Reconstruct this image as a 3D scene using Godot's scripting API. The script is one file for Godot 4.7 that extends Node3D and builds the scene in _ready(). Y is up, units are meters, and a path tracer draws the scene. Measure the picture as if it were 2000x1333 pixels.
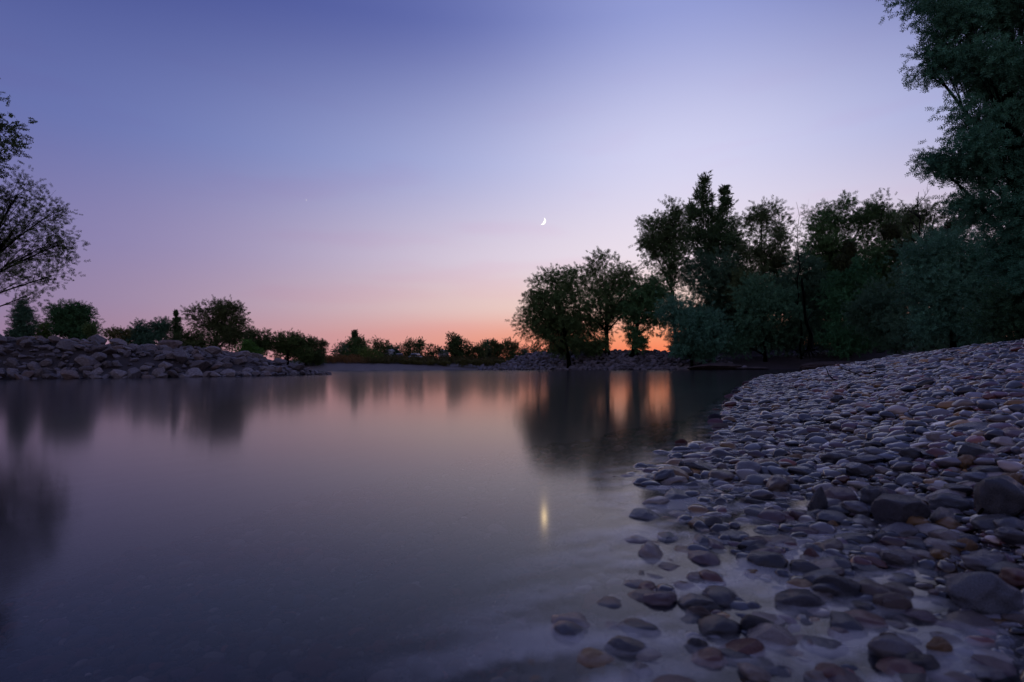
extends Node3D
# A river bank at dusk: still water, a pebble beach, rock groynes, willows and a crescent moon.
# Metres, y up, water level at y = 0; the camera stands at the water's edge and looks along -z. "d" is the distance in front of it (-z).

const LENS := 1111.0            # focal length in pixels of a 2000 x 1333 picture
const SUN_AZIMUTH := 17.0       # where the sun went down, degrees to the right of -z

var cam: Camera3D
var rng := RandomNumberGenerator.new()
var bump := FastNoiseLite.new()
var blotch := FastNoiseLite.new()
var mats := {}
var sprigs := {}
var used := {}

# ---------------------------------------------------------------- sky
func lin(r: float, g: float, b: float) -> Vector3:
	var c := Color8(int(r), int(g), int(b)).srgb_to_linear()
	return Vector3(c.r, c.g, c.b)

func make_sky() -> PanoramaSkyMaterial:
	# twilight air: colour by height above the horizon (columns of a table) and by the angle from the sunset
	var heights := [0.0, 3.0, 6.0, 11.0, 20.0, 32.0, 60.0, 90.0]
	var turns := [0.0, 20.0, 42.0, 61.0, 110.0, 180.0]
	var table := [
		[lin(252, 92, 28), lin(248, 146, 92), lin(244, 210, 194), lin(238, 226, 236), lin(220, 218, 244), lin(160, 169, 222), lin(112, 121, 180), lin(104, 111, 166)],
		[lin(228, 120, 94), lin(231, 160, 142), lin(228, 196, 190), lin(215, 202, 218), lin(168, 174, 216), lin(96, 107, 170), lin(100, 108, 168), lin(104, 111, 166)],
		[lin(186, 134, 142), lin(184, 146, 158), lin(174, 150, 172), lin(156, 144, 180), lin(120, 131, 184), lin(78, 89, 152), lin(96, 103, 160), lin(104, 111, 166)],
		[lin(136, 112, 142), lin(136, 114, 150), lin(128, 114, 156), lin(118, 114, 165), lin(92, 103, 164), lin(63, 75, 140), lin(92, 100, 156), lin(104, 111, 166)],
		[lin(148, 126, 150), lin(160, 138, 160), lin(162, 144, 166), lin(152, 143, 171), lin(136, 136, 173), lin(116, 120, 166), lin(104, 110, 164), lin(104, 111, 166)],
		[lin(146, 126, 150), lin(160, 138, 158), lin(166, 148, 167), lin(160, 150, 172), lin(146, 144, 174), lin(122, 126, 168), lin(106, 112, 166), lin(104, 111, 166)],
	]
	var w := 1024
	var h := 512
	var streaks := FastNoiseLite.new()
	streaks.seed = 5
	streaks.frequency = 1.0
	streaks.fractal_octaves = 4
	var data := PackedFloat32Array()
	data.resize(w * h * 3)
	for row in h:
		var el := 90.0 - (row + 0.5) / h * 180.0
		var e := clampf(el, 0.0, 90.0)
		var i := 0
		while i < 6 and heights[i + 1] < e:
			i += 1
		var t: float = smoothstep(0.0, 1.0, (e - heights[i]) / (heights[i + 1] - heights[i])) * 0.35 + 0.65 * (e - heights[i]) / (heights[i + 1] - heights[i])
		# colour for every degree of turn, smoothed so that the table's columns leave no edges
		var line := PackedVector3Array()
		for deg in 181:
			var k := 0
			while k < 4 and turns[k + 1] < deg:
				k += 1
			var a3: Vector3 = table[k][i].lerp(table[k][i + 1], t)
			line.append(a3.lerp(table[k + 1][i].lerp(table[k + 1][i + 1], t), (deg - turns[k]) / (turns[k + 1] - turns[k])))
		for pass_ in 3:
			var soft := PackedVector3Array()
			for deg in 181:
				var sum := Vector3.ZERO
				for off in range(-7, 8):
					var at_deg := absi(deg + off)
					sum += line[at_deg if at_deg <= 180 else 360 - at_deg]
				soft.append(sum / 15.0)
			line = soft
		for col in w:
			var az := (col + 0.5) / w * 360.0
			var turn := absf(wrapf(az - SUN_AZIMUTH, -180.0, 180.0))
			var k := mini(int(turn), 179)
			var c3 := line[k].lerp(line[k + 1], turn - k)
			if e < 40.0 and e > 0.0:
				# thin, flat veils of cloud
				var a := deg_to_rad(az)
				var v := streaks.get_noise_3d(sin(a) * 2.2, e * 0.28, cos(a) * 2.2)
				var veil := smoothstep(0.12, 0.5, v) * smoothstep(1.0, 5.0, e) * (1.0 - smoothstep(14.0, 34.0, e))
				c3 = c3.lerp(c3 * Vector3(1.0, 0.93, 0.96), veil * 0.7)
			var at_ := (row * w + col) * 3
			data[at_] = c3.x
			data[at_ + 1] = c3.y
			data[at_ + 2] = c3.z
	var sky := PanoramaSkyMaterial.new()
	sky.panorama = ImageTexture.create_from_image(Image.create_from_data(w, h, false, Image.FORMAT_RGBF, data.to_byte_array()))
	return sky

# ---------------------------------------------------------------- finding places
func ray(px: float, py: float) -> Vector3:
	return cam.basis * Vector3((px - 1000.0) / LENS, -(py - 666.5) / LENS, -1.0)

func at(px: float, py: float, d: float) -> Vector3:
	var r := ray(px, py)
	return cam.position + r * (d / -r.z)

func on_land(px: float, py: float, most := 60.0) -> Vector3:
	# where a line of sight meets the land or the water
	var r := ray(px, py)
	var t := 0.3
	while t < most:
		var p := cam.position + r * t
		if p.y < maxf(land(p.x, -p.z), 0.0):
			return p
		t *= 1.004
	return cam.position + r * most

# ---------------------------------------------------------------- the lie of the land
var beach_edge := PackedVector2Array([Vector2(-1.2, -8), Vector2(0.02, 0), Vector2(0.2, 0.72), Vector2(0.31, 0.95), Vector2(0.43, 1.2), Vector2(0.57, 1.6), Vector2(0.63, 2.1), Vector2(0.9, 2.55), Vector2(1.4, 3.25), Vector2(2.2, 5.3), Vector2(4.3, 10), Vector2(6.8, 15.5), Vector2(9.4, 20), Vector2(14, 27), Vector2(20, 33), Vector2(28, 40), Vector2(40, 46), Vector2(90, 46), Vector2(90, -8)])
var point_edge := PackedVector2Array([Vector2(-5, 90), Vector2(0, 82), Vector2(6.75, 75), Vector2(18.6, 69), Vector2(26.7, 66), Vector2(32, 64), Vector2(35.5, 60), Vector2(34.5, 52), Vector2(30, 44), Vector2(30, 39), Vector2(75, 30), Vector2(240, 60), Vector2(240, 190), Vector2(60, 170), Vector2(20, 118), Vector2(6, 98)])
var groyne_edge := PackedVector2Array([Vector2(-12.0, 37), Vector2(-14.3, 32.2), Vector2(-17.7, 28.4), Vector2(-20.6, 27), Vector2(-23.5, 26), Vector2(-31, 24), Vector2(-70, 18), Vector2(-160, 30), Vector2(-160, 140), Vector2(-50, 100), Vector2(-36, 72), Vector2(-24, 46), Vector2(-16, 41)])
var far_edge := PackedVector2Array([Vector2(-60, 84), Vector2(-36, 92), Vector2(-30, 93), Vector2(-21.6, 100), Vector2(-6.8, 108), Vector2(0, 112), Vector2(8, 116), Vector2(20, 124), Vector2(60, 150), Vector2(260, 170), Vector2(2500, 300), Vector2(2500, 2500), Vector2(-2500, 2500), Vector2(-2500, 40), Vector2(-160, 60)])

func inside_by(edge: PackedVector2Array, p: Vector2) -> float:
	# distance to the outline, positive on land
	var best := 1e12
	var within := false
	var n := edge.size()
	var b := edge[n - 1]
	for i in n:
		var a := edge[i]
		var ab := b - a
		var t := clampf((p - a).dot(ab) / ab.length_squared(), 0.0, 1.0)
		best = minf(best, (a + ab * t).distance_squared_to(p))
		if (a.y > p.y) != (b.y > p.y) and p.x < (b.x - a.x) * (p.y - a.y) / (b.y - a.y) + a.x:
			within = not within
		b = a
	return sqrt(best) * (1.0 if within else -1.0)

func beach_rise(s: float, x: float, d: float) -> float:
	if s < 0.0:
		return -0.014 + 0.06 * maxf(s, -0.3) - 1.4 * (1.0 - exp(minf(s + 0.2, 0.0) * 0.17))
	# a nearly level strip that the wash runs over, then the slope of the beach
	var k := 0.07
	var shelf := lerpf(0.44, 0.36, smoothstep(0.9, 1.6, d))
	var slope := k * log(1.0 + exp((s - shelf) / k)) if s < 4.0 else s - shelf
	return -0.014 + 2.2 * (1.0 - exp(-slope * 0.22 / 2.2))

func beach_height(x: float, d: float) -> float:
	var s := inside_by(beach_edge, Vector2(x, d))
	return beach_rise(s, x, d) + bump.get_noise_2d(x * 22.0, d * 22.0) * 0.012 + bump.get_noise_2d(x * 4.0, d * 4.0) * 0.03 * smoothstep(-0.2, 1.5, absf(s))

func groyne_top(x: float) -> float:
	return lerpf(0.8, 1.9, smoothstep(-13.0, -26.0, x))

func land(x: float, d: float) -> float:
	var p := Vector2(x, d)
	var h := -3.0
	if d < 80.0 and x > -90.0:
		h = beach_height(x, d)
	if d > 24.0 and x > -40.0:
		var s := inside_by(point_edge, p)
		if s > -12.0:
			var soil := smoothstep(16.0, 26.0, x)
			var top := lerpf(2.35, 1.75, soil)
			var rise := lerpf(6.5, 10.0, soil)
			var y := top * smoothstep(0.0, rise, s) if s > 0.0 else s * 0.2
			y += soil * 1.9 * smoothstep(11.0, 28.0, s)
			y += bump.get_noise_2d(x * 0.9, d * 0.9) * 0.16 * smoothstep(0.0, 3.0, s)
			h = maxf(h, y)
	if x < 5.0 and d < 160.0:
		var s := inside_by(groyne_edge, p)
		if s > -12.0:
			var y := groyne_top(x) * (smoothstep(0.0, 3.6, s) - 0.35 * smoothstep(5.0, 9.0, s)) if s > 0.0 else s * 0.3
			y += bump.get_noise_2d(x * 2.0, d * 2.0) * 0.15 * smoothstep(0.0, 2.0, s)
			h = maxf(h, y)
	if d > 30.0:
		var s := inside_by(far_edge, p)
		if s > -20.0:
			var y := 1.35 * smoothstep(0.0, 11.0, s) + 0.7 * smoothstep(10.0, 18.0, s) if s > 0.0 else s * 0.08
			y += bump.get_noise_2d(x * 0.7, d * 0.7) * 0.15 * smoothstep(0.0, 6.0, s)
			h = maxf(h, y)
	return h

# ---------------------------------------------------------------- shapes
class Build:
	var v := PackedVector3Array()
	var n := PackedVector3Array()
	var c := PackedColorArray()
	var i := PackedInt32Array()

	func mesh(colored := false) -> ArrayMesh:
		var a := []
		a.resize(Mesh.ARRAY_MAX)
		a[Mesh.ARRAY_VERTEX] = v
		a[Mesh.ARRAY_NORMAL] = n
		if colored:
			a[Mesh.ARRAY_COLOR] = c
		a[Mesh.ARRAY_INDEX] = i
		var m := ArrayMesh.new()
		m.add_surface_from_arrays(Mesh.PRIMITIVE_TRIANGLES, a)
		return m

	func tube(points: Array, radii: Array, sides := 6, rough := 0.0, r: RandomNumberGenerator = null) -> void:
		var first := v.size()
		var count := points.size()
		var side := Vector3.ZERO
		for k in count:
			var along: Vector3 = (points[mini(k + 1, count - 1)] - points[maxi(k - 1, 0)]).normalized()
			if side == Vector3.ZERO:
				side = along.cross(Vector3(0.3, 0.2, 0.9)).normalized()
			side = (side - along * side.dot(along)).normalized()
			var up := along.cross(side)
			for j in sides:
				var a := TAU * j / sides
				var out := side * cos(a) + up * sin(a)
				var wide: float = radii[k]
				if r and rough > 0.0:
					wide *= 1.0 + r.randf_range(-rough, rough)
				v.append(points[k] + out * wide)
				n.append(out)
		for k in count - 1:
			for j in sides:
				var a := first + k * sides + j
				var b := first + k * sides + (j + 1) % sides
				i.append_array(PackedInt32Array([a, b, a + sides, b, b + sides, a + sides]))
		v.append(points[count - 1] + (points[count - 1] - points[count - 2]).normalized() * float(radii[count - 1]))
		n.append((points[count - 1] - points[count - 2]).normalized())
		var tip := v.size() - 1
		var ring := first + (count - 1) * sides
		for j in sides:
			i.append_array(PackedInt32Array([ring + j, ring + (j + 1) % sides, tip]))

	func face(a: Vector3, b: Vector3, cc: Vector3) -> void:
		var normal := (cc - a).cross(b - a).normalized()
		var first := v.size()
		v.append_array(PackedVector3Array([a, b, cc]))
		n.append_array(PackedVector3Array([normal, normal, normal]))
		i.append_array(PackedInt32Array([first, first + 1, first + 2]))

	func box(lo: Vector3, hi: Vector3, bevel: float) -> void:
		# a box with chamfered edges: each face inset, joined by bands
		var m := (lo + hi) / 2.0
		var e := (hi - lo) / 2.0
		var q := {}
		for ax in 3:
			for sg in [-1, 1]:
				for s1 in [-1, 1]:
					for s2 in [-1, 1]:
						var p := Vector3.ZERO
						var b1 := (ax + 1) % 3
						var b2 := (ax + 2) % 3
						p[ax] = e[ax] * sg
						p[b1] = (e[b1] - bevel) * s1
						p[b2] = (e[b2] - bevel) * s2
						q[[ax, sg, s1, s2]] = m + p
		for ax in 3:
			for sg in [-1, 1]:
				quad_out(q[[ax, sg, -1, -1]], q[[ax, sg, 1, -1]], q[[ax, sg, 1, 1]], q[[ax, sg, -1, 1]], m)
		for ax in 3:
			var b1 := (ax + 1) % 3
			for s1 in [-1, 1]:
				for s2 in [-1, 1]:
					# the edge along the third axis, between faces ax and b1
					quad_out(q[[ax, s1, s2, -1]], q[[ax, s1, s2, 1]], q[[b1, s2, 1, s1]], q[[b1, s2, -1, s1]], m)
		for s0 in [-1, 1]:
			for s1 in [-1, 1]:
				for s2 in [-1, 1]:
					face_out(q[[0, s0, s1, s2]], q[[1, s1, s2, s0]], q[[2, s2, s0, s1]], m)

	func face_out(a: Vector3, b: Vector3, cc: Vector3, m: Vector3) -> void:
		if (cc - a).cross(b - a).dot(a + b + cc - m * 3.0) < 0.0:
			face(a, cc, b)
		else:
			face(a, b, cc)

	func quad_out(a: Vector3, b: Vector3, cc: Vector3, d: Vector3, m: Vector3) -> void:
		face_out(a, b, cc, m)
		face_out(a, cc, d, m)

func sphere_points(level: int) -> Array:
	# [points on the unit sphere, triangles]
	var t := (1.0 + sqrt(5.0)) / 2.0
	var v := [Vector3(-1, t, 0), Vector3(1, t, 0), Vector3(-1, -t, 0), Vector3(1, -t, 0), Vector3(0, -1, t), Vector3(0, 1, t), Vector3(0, -1, -t), Vector3(0, 1, -t), Vector3(t, 0, -1), Vector3(t, 0, 1), Vector3(-t, 0, -1), Vector3(-t, 0, 1)]
	for k in 12:
		v[k] = v[k].normalized()
	var f := [[0, 11, 5], [0, 5, 1], [0, 1, 7], [0, 7, 10], [0, 10, 11], [1, 5, 9], [5, 11, 4], [11, 10, 2], [10, 7, 6], [7, 1, 8], [3, 9, 4], [3, 4, 2], [3, 2, 6], [3, 6, 8], [3, 8, 9], [4, 9, 5], [2, 4, 11], [6, 2, 10], [8, 6, 7], [9, 8, 1]]
	for l in level:
		var mid := {}
		var g := []
		for tri in f:
			var m := []
			for e in 3:
				var a: int = mini(tri[e], tri[(e + 1) % 3])
				var b: int = maxi(tri[e], tri[(e + 1) % 3])
				var key := a * 100000 + b
				if not mid.has(key):
					mid[key] = v.size()
					v.append(((v[a] + v[b]) / 2.0).normalized())
				m.append(mid[key])
			g.append_array([[tri[0], m[0], m[2]], [tri[1], m[1], m[0]], [tri[2], m[2], m[1]], m])
		f = g
	return [v, f]

func solid(points: Array, faces: Array, flat := false) -> ArrayMesh:
	var st := Build.new()
	if flat:
		for f in faces:
			st.face_out(points[f[0]], points[f[1]], points[f[2]], Vector3.ZERO)
		return st.mesh()
	var normals := []
	normals.resize(points.size())
	normals.fill(Vector3.ZERO)
	for f in faces:
		var nn: Vector3 = (points[f[1]] - points[f[0]]).cross(points[f[2]] - points[f[0]])
		if nn.dot(points[f[0]] + points[f[1]] + points[f[2]]) < 0.0:
			nn = -nn
		for k in f:
			normals[k] += nn
	for k in points.size():
		st.v.append(points[k])
		st.n.append(normals[k].normalized())
	for f in faces:
		var nn: Vector3 = (points[f[2]] - points[f[0]]).cross(points[f[1]] - points[f[0]])
		if nn.dot(points[f[0]] + points[f[1]] + points[f[2]]) < 0.0:
			st.i.append_array(PackedInt32Array([f[0], f[2], f[1]]))
		else:
			st.i.append_array(PackedInt32Array([f[0], f[1], f[2]]))
	return st.mesh()

func pebble_mesh(seed_: int, level: int, lumps: float) -> ArrayMesh:
	# a river-worn stone, one metre long: rounded, a little flat-sided and uneven
	var s := sphere_points(level)
	var shape := FastNoiseLite.new()
	shape.seed = seed_
	shape.frequency = 0.75
	shape.fractal_octaves = 2
	var r := RandomNumberGenerator.new()
	r.seed = seed_
	var planes := []
	for k in 5:
		planes.append([Vector3(r.randfn(), r.randfn(), r.randfn()).normalized(), r.randf_range(0.72, 0.95)])
	var points := []
	for p: Vector3 in s[0]:
		var q := p * (1.0 + lumps * shape.get_noise_3dv(p))
		for pl in planes:
			var over: float = q.dot(pl[0]) - pl[1]
			if over > 0.0:
				q -= pl[0] * over * 0.55
		points.append(q * 0.5)
	return solid(points, s[1])

func rock_mesh(seed_: int, level: int, cuts: int, rounding: float, smooth := false) -> ArrayMesh:
	# a broken block of stone: a ball cut by random planes, its edges slightly worn
	var s := sphere_points(level)
	var r := RandomNumberGenerator.new()
	r.seed = seed_
	var planes := []
	for k in cuts:
		planes.append([Vector3(r.randfn(), r.randfn(), r.randfn()).normalized(), r.randf_range(0.55, 0.85)])
	var grain := FastNoiseLite.new()
	grain.seed = seed_
	grain.frequency = 2.2
	var points := []
	for p: Vector3 in s[0]:
		var far := 1.05
		for pl in planes:
			var toward: float = p.dot(pl[0])
			if toward > 0.05:
				far = minf(far, pl[1] / toward)
		var q := p * lerpf(far, 0.8, rounding) * (1.0 + 0.05 * grain.get_noise_3dv(p))
		points.append(q * 0.6)
	return solid(points, s[1], not smooth)

# ---------------------------------------------------------------- materials
func noise_texture(size: int, freq: float, octaves: int, seed_: int, lo: Color, hi: Color, kind := FastNoiseLite.TYPE_SIMPLEX_SMOOTH) -> NoiseTexture2D:
	var f := FastNoiseLite.new()
	f.noise_type = kind
	f.seed = seed_
	f.frequency = freq
	f.fractal_octaves = octaves
	var t := NoiseTexture2D.new()
	t.width = size
	t.height = size
	t.seamless = true
	t.noise = f
	var ramp := Gradient.new()
	ramp.set_color(0, lo)
	ramp.set_color(1, hi)
	t.color_ramp = ramp
	return t

func material(color: Color, rough: float, tinted := false) -> StandardMaterial3D:
	var m := StandardMaterial3D.new()
	m.albedo_color = color.linear_to_srgb() if not tinted else Color.WHITE
	m.roughness = rough
	m.vertex_color_use_as_albedo = tinted
	return m

func grained(m: StandardMaterial3D, tex: Texture2D, scale: float, relief: Texture2D = null, high := 0.0, world := false) -> StandardMaterial3D:
	m.albedo_texture = tex
	m.uv1_triplanar = true
	m.uv1_world_triplanar = world
	m.uv1_scale = Vector3.ONE * scale
	if relief:
		m.heightmap_enabled = true
		m.heightmap_texture = relief
		m.heightmap_scale = high
	return m

# ---------------------------------------------------------------- naming and placing
func numbered(called: String) -> String:
	used[called] = used.get(called, -1) + 1
	return called if used[called] == 0 else "%s_%03d" % [called, used[called]]

func tag(o: Node, label: String, category: String, group := "") -> void:
	o.set_meta("label", label)
	o.set_meta("category", category)
	if group:
		o.set_meta("group", group)

func thing(called: String, label: String, category: String, where: Vector3, group := "") -> Node3D:
	var o := Node3D.new()
	o.name = numbered(called)
	add_child(o)
	o.position = where
	tag(o, label, category, group)
	return o

func part(called: String, mesh: Mesh, m: Material, parent: Node) -> MeshInstance3D:
	var o := MeshInstance3D.new()
	o.name = called
	o.mesh = mesh
	o.material_override = m
	parent.add_child(o, true)
	return o

func swarm(called: String, mesh: Mesh, m: Material, where: Array, tints: Array, parent: Node) -> MultiMeshInstance3D:
	var mm := MultiMesh.new()
	mm.transform_format = MultiMesh.TRANSFORM_3D
	mm.use_colors = true
	mm.mesh = mesh
	mm.instance_count = where.size()
	for k in where.size():
		mm.set_instance_transform(k, where[k])
		mm.set_instance_color(k, tints[k])
	var o := MultiMeshInstance3D.new()
	o.name = called
	o.multimesh = mm
	o.material_override = m
	parent.add_child(o, true)
	o.set_meta("kind", "stuff")
	return o

# ---------------------------------------------------------------- trees
func sprig(key: String, leaves: int, long: float, wide: float, spread: float, seed_: int) -> void:
	# a twig of unit length along +y with leaves folded along the midrib
	var r := RandomNumberGenerator.new()
	r.seed = seed_
	var st := Build.new()
	var bend := Vector3(r.randf_range(-0.2, 0.2), 0, r.randf_range(-0.2, 0.2))
	st.face(Vector3(-0.012, 0, 0), Vector3(0.012, 0, 0), Vector3(0, 0.95, 0) + bend)
	for k in leaves:
		var t := (k + 0.6) / leaves
		var foot := Vector3(0, t * 0.95, 0) + bend * t * t
		var a := k * 2.4 + r.randf_range(-0.5, 0.5)
		var out := Vector3(cos(a), 0, sin(a))
		var along := (out * spread + Vector3.UP * r.randf_range(0.2, 0.9) + bend).normalized()
		var side := along.cross(Vector3(r.randfn(), r.randfn(), r.randfn())).normalized()
		var up := along.cross(side)
		var l := long * r.randf_range(0.7, 1.2)
		var tip := foot + along * l - Vector3.UP * l * 0.15
		var mid := foot + along * l * 0.45
		var wl := mid + side * wide * l + up * wide * l * 0.35
		var wr := mid - side * wide * l + up * wide * l * 0.35
		st.face(foot, wl, tip)
		st.face(foot, tip, wr)
	sprigs[key] = st.mesh()

func curve(a: Vector3, b: Vector3, sag: Vector3, steps: int) -> Array:
	var m := (a + b) / 2.0 + sag
	var out := []
	for k in steps + 1:
		var t := float(k) / steps
		out.append(a.lerp(m, t).lerp(m.lerp(b, t), t))
	return out

func tapered(from: float, to: float, steps: int) -> Array:
	var out := []
	for k in steps + 1:
		out.append(lerpf(from, to, float(k) / steps))
	return out

# s: called, label, group, d (distance), foot (px), lobes [[px, py, rx, ry], ...], r (trunk radius, m), leaf (sprig key), tint,
# clump (px), dense, long (sprig, px), fill (sprigs in a clump), droop, up
func tree(s: Dictionary) -> Node3D:
	var r := RandomNumberGenerator.new()
	r.seed = hash(s.label)
	var d: float = s.d
	var scale := d / LENS
	var spot := at(s.foot, 700.0, d)
	var base := Vector3(spot.x, land(spot.x, d) - 0.08, -d)
	var root := thing(s.get("called", "tree"), s.label, s.get("category", "tree"), base, s.get("group", ""))
	var lobes := []
	var middle := Vector3.ZERO
	var weight := 0.0
	var low := 1e9
	var high := -1e9
	for l in s.lobes:
		var centre := at(l[0], l[1], d) - base
		centre.z += r.randf_range(-0.7, 0.7) * l[2] * scale
		var radii := Vector3(l[2], l[3], l[2] * r.randf_range(0.8, 1.1)) * scale
		lobes.append([centre, radii, l[4] if l.size() > 4 else 1.0])
		middle += centre * l[2] * l[3]
		weight += l[2] * l[3]
		low = minf(low, centre.y - radii.y)
		high = maxf(high, centre.y)
	middle /= weight
	var thick: float = s.r
	var wood := Build.new()
	var bark: Material = s.get("bark", mats.bark)
	var lead := Vector3(middle.x, lerpf(middle.y, high, s.get("lead", 0.5)), middle.z)
	var stem := curve(Vector3.ZERO, lead, Vector3(-lead.x * s.get("bow", 0.25), lead.y * 0.08, 0) + Vector3(r.randfn(), 0, r.randfn()) * lead.y * 0.02, 10)
	var girth := []
	for k in 11:
		girth.append(thick * (1.0 - 0.78 * k / 10.0) * (1.45 if k == 0 else 1.0))
	wood.tube(stem, girth, 8, 0.08, r)
	part("trunk", wood.mesh(), bark, root)
	var where := []
	var tints := []
	var size: float = s.get("clump", 13.0) * scale
	var long: float = s.get("long", 9.0) * scale
	var tint: Color = s.get("tint", Color(0.05, 0.075, 0.04))
	var droop: float = s.get("droop", 0.15)
	for l in lobes:
		var centre: Vector3 = l[0]
		var radii: Vector3 = l[1]
		# the limb leaves the stem below its lobe
		var best := 0
		for k in 11:
			if stem[k].y < lerpf(0.0, centre.y, 0.62):
				best = k
		var limb := Build.new()
		var reach: Vector3 = centre - stem[best]
		var bow := curve(stem[best], centre, Vector3(-reach.x * 0.12, -absf(reach.x) * 0.12 + reach.length() * 0.03, 0) + Vector3(r.randfn(), r.randfn(), r.randfn()) * reach.length() * 0.04, 6)
		var start := minf(girth[best] * 0.6, reach.length() * s.get("limbs", 0.03) + 0.01)
		limb.tube(bow, tapered(start, start * 0.3, 6), 6, 0.06, r)
		var flat := minf(size, minf(radii.x, radii.y) * 0.7)
		var count := int(maxf(4.0, 3.2 * s.get("dense", 1.0) * l[2] * radii.x * radii.y / (flat * flat)))
		for c in count:
			var dir := Vector3(r.randfn(), r.randfn(), r.randfn()).normalized()
			var deep := pow(r.randf(), 0.42)
			var clump := centre + dir * deep * radii
			if clump.y < 0.25:
				clump.y = 0.25 + r.randf() * 0.3
			var from: Vector3 = bow[clampi(int(r.randf_range(2.0, 6.9)), 1, 6)]
			var twig := clump - from
			var path := curve(from, clump + twig.normalized() * flat * 0.68, Vector3(0, twig.length() * r.randf_range(-0.02, 0.12), 0) + Vector3(r.randfn(), r.randfn(), r.randfn()) * twig.length() * 0.05, 4)
			limb.tube(path, tapered(maxf(start * 0.28, 0.006), maxf(start * 0.06, 0.003), 4), 4)
			for e in 2:
				var side := Vector3(r.randfn(), r.randfn() + 0.4, r.randfn()).normalized() * flat * r.randf_range(0.8, 1.3)
				limb.tube(curve(path[2 + e], path[2 + e] + side, Vector3.UP * flat * 0.1, 2), tapered(maxf(start * 0.1, 0.004), maxf(start * 0.03, 0.002), 2), 3)
			var shade := tint * r.randf_range(0.75, 1.25)
			var n := int(s.get("fill", 20) * 1.15 * r.randf_range(0.6, 1.4))
			for k in n:
				var off := Vector3(r.randfn(), r.randfn() * 0.8, r.randfn()) * flat * 0.68
				var p := clump + off
				var grow: Vector3 = (off.normalized() * 0.7 + dir * 0.6 + Vector3(r.randfn(), r.randfn(), r.randfn()) * 0.45 + Vector3.UP * (s.get("up", 0.25) - droop)).normalized()
				var turn := Basis(Quaternion(Vector3.UP, grow)) if grow.y > -0.999 else Basis(Vector3.RIGHT, PI)
				turn = turn * Basis(Vector3.UP, r.randf() * TAU)
				where.append(Transform3D(turn.scaled_local(Vector3.ONE * long * r.randf_range(0.7, 1.3)), p - grow * long * 0.4))
				var leaf := shade * r.randf_range(0.8, 1.2)
				leaf.a = 1.0
				tints.append(leaf)
		part("limb", limb.mesh(), bark, root)
	if where:
		swarm("crown", sprigs[s.get("leaf", "willow")], mats.leaf, where, tints, root)
	return root

func bare_tree(called: String, label: String, d: float, foot: float, tops: Array, thick: float, bark: Material) -> Node3D:
	# a dead tree: trunk, crooked limbs and twigs, no leaves
	var r := RandomNumberGenerator.new()
	r.seed = hash(label)
	var spot := at(foot, 700.0, d)
	var base := Vector3(spot.x, land(spot.x, d) - 0.08, -d)
	var root := thing(called, label, "tree", base)
	var scale := d / LENS
	var first: Vector3 = at(tops[0][0], tops[0][1], d) - base
	var stem := curve(Vector3.ZERO, first, Vector3(r.randfn() * 0.3, 0, r.randfn() * 0.3), 12)
	for k in range(1, 12):
		stem[k] += Vector3(r.randfn(), 0, r.randfn()) * scale * 2.0
	var st := Build.new()
	st.tube(stem, tapered(thick, thick * 0.12, 12), 7, 0.1, r)
	part("trunk", st.mesh(), bark, root)
	for t in tops.slice(1):
		var end: Vector3 = at(t[0], t[1], d) - base
		end.z += r.randfn() * 8.0 * scale
		var from: Vector3 = stem[0]
		for q in stem:
			if q.y < end.y - absf(end.x - q.x) * 0.6 - 8.0 * scale:
				from = q
		var limb := Build.new()
		var path := curve(from, end, Vector3((from.x - end.x) * -0.15, -2.0 * scale, 0), 6)
		for k in range(1, 6):
			path[k] += Vector3(r.randfn(), r.randfn(), r.randfn()) * scale * 1.2
		limb.tube(path, tapered(thick * 0.3, thick * 0.05, 6), 5)
		for e in 6:
			var a: Vector3 = path[r.randi_range(2, 5)]
			var b := a + Vector3(r.randfn() * 8.0, absf(r.randfn()) * 10.0 + 4.0, r.randfn() * 8.0) * scale
			limb.tube(curve(a, b, Vector3(r.randfn(), 0, 0) * scale, 3), tapered(thick * 0.1, thick * 0.03, 3), 4)
		part("limb", limb.mesh(), bark, root)
	return root

func mistletoe(px: float, py: float, wide: float, high: float, d: float, label: String) -> void:
	# a dense ball of evergreen twigs in the crown of another tree
	var r := RandomNumberGenerator.new()
	r.seed = hash(label)
	var scale := d / LENS
	var centre := at(px, py, d)
	var root := thing("mistletoe", label, "mistletoe", centre, "mistletoe balls in the bankside trees")
	var st := Build.new()
	var where := []
	var tints := []
	for k in 700:
		var dir := Vector3(r.randfn(), r.randfn(), r.randfn()).normalized()
		var p := dir * Vector3(wide, high, wide) * scale * pow(r.randf(), 0.4) * (1.0 + 0.15 * sin(dir.x * 5.0 + dir.y * 4.0))
		if k < 60:
			st.tube([Vector3.ZERO, p * 0.5 + Vector3(r.randfn(), r.randfn(), r.randfn()) * scale, p], [0.03, 0.02, 0.01], 3)
		var turn := Basis(Quaternion(Vector3.UP, dir)) if dir.y > -0.999 else Basis()
		where.append(Transform3D(turn.scaled_local(Vector3.ONE * 7.0 * scale * r.randf_range(0.7, 1.3)), p - dir * 3.0 * scale))
		tints.append(Color(0.05, 0.065, 0.025) * r.randf_range(0.7, 1.3))
	for k in tints.size():
		tints[k].a = 1.0
	part("twigs", st.mesh(), mats.bark, root)
	swarm("leaves", sprigs["broad"], mats.leaf, where, tints, root)

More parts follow.
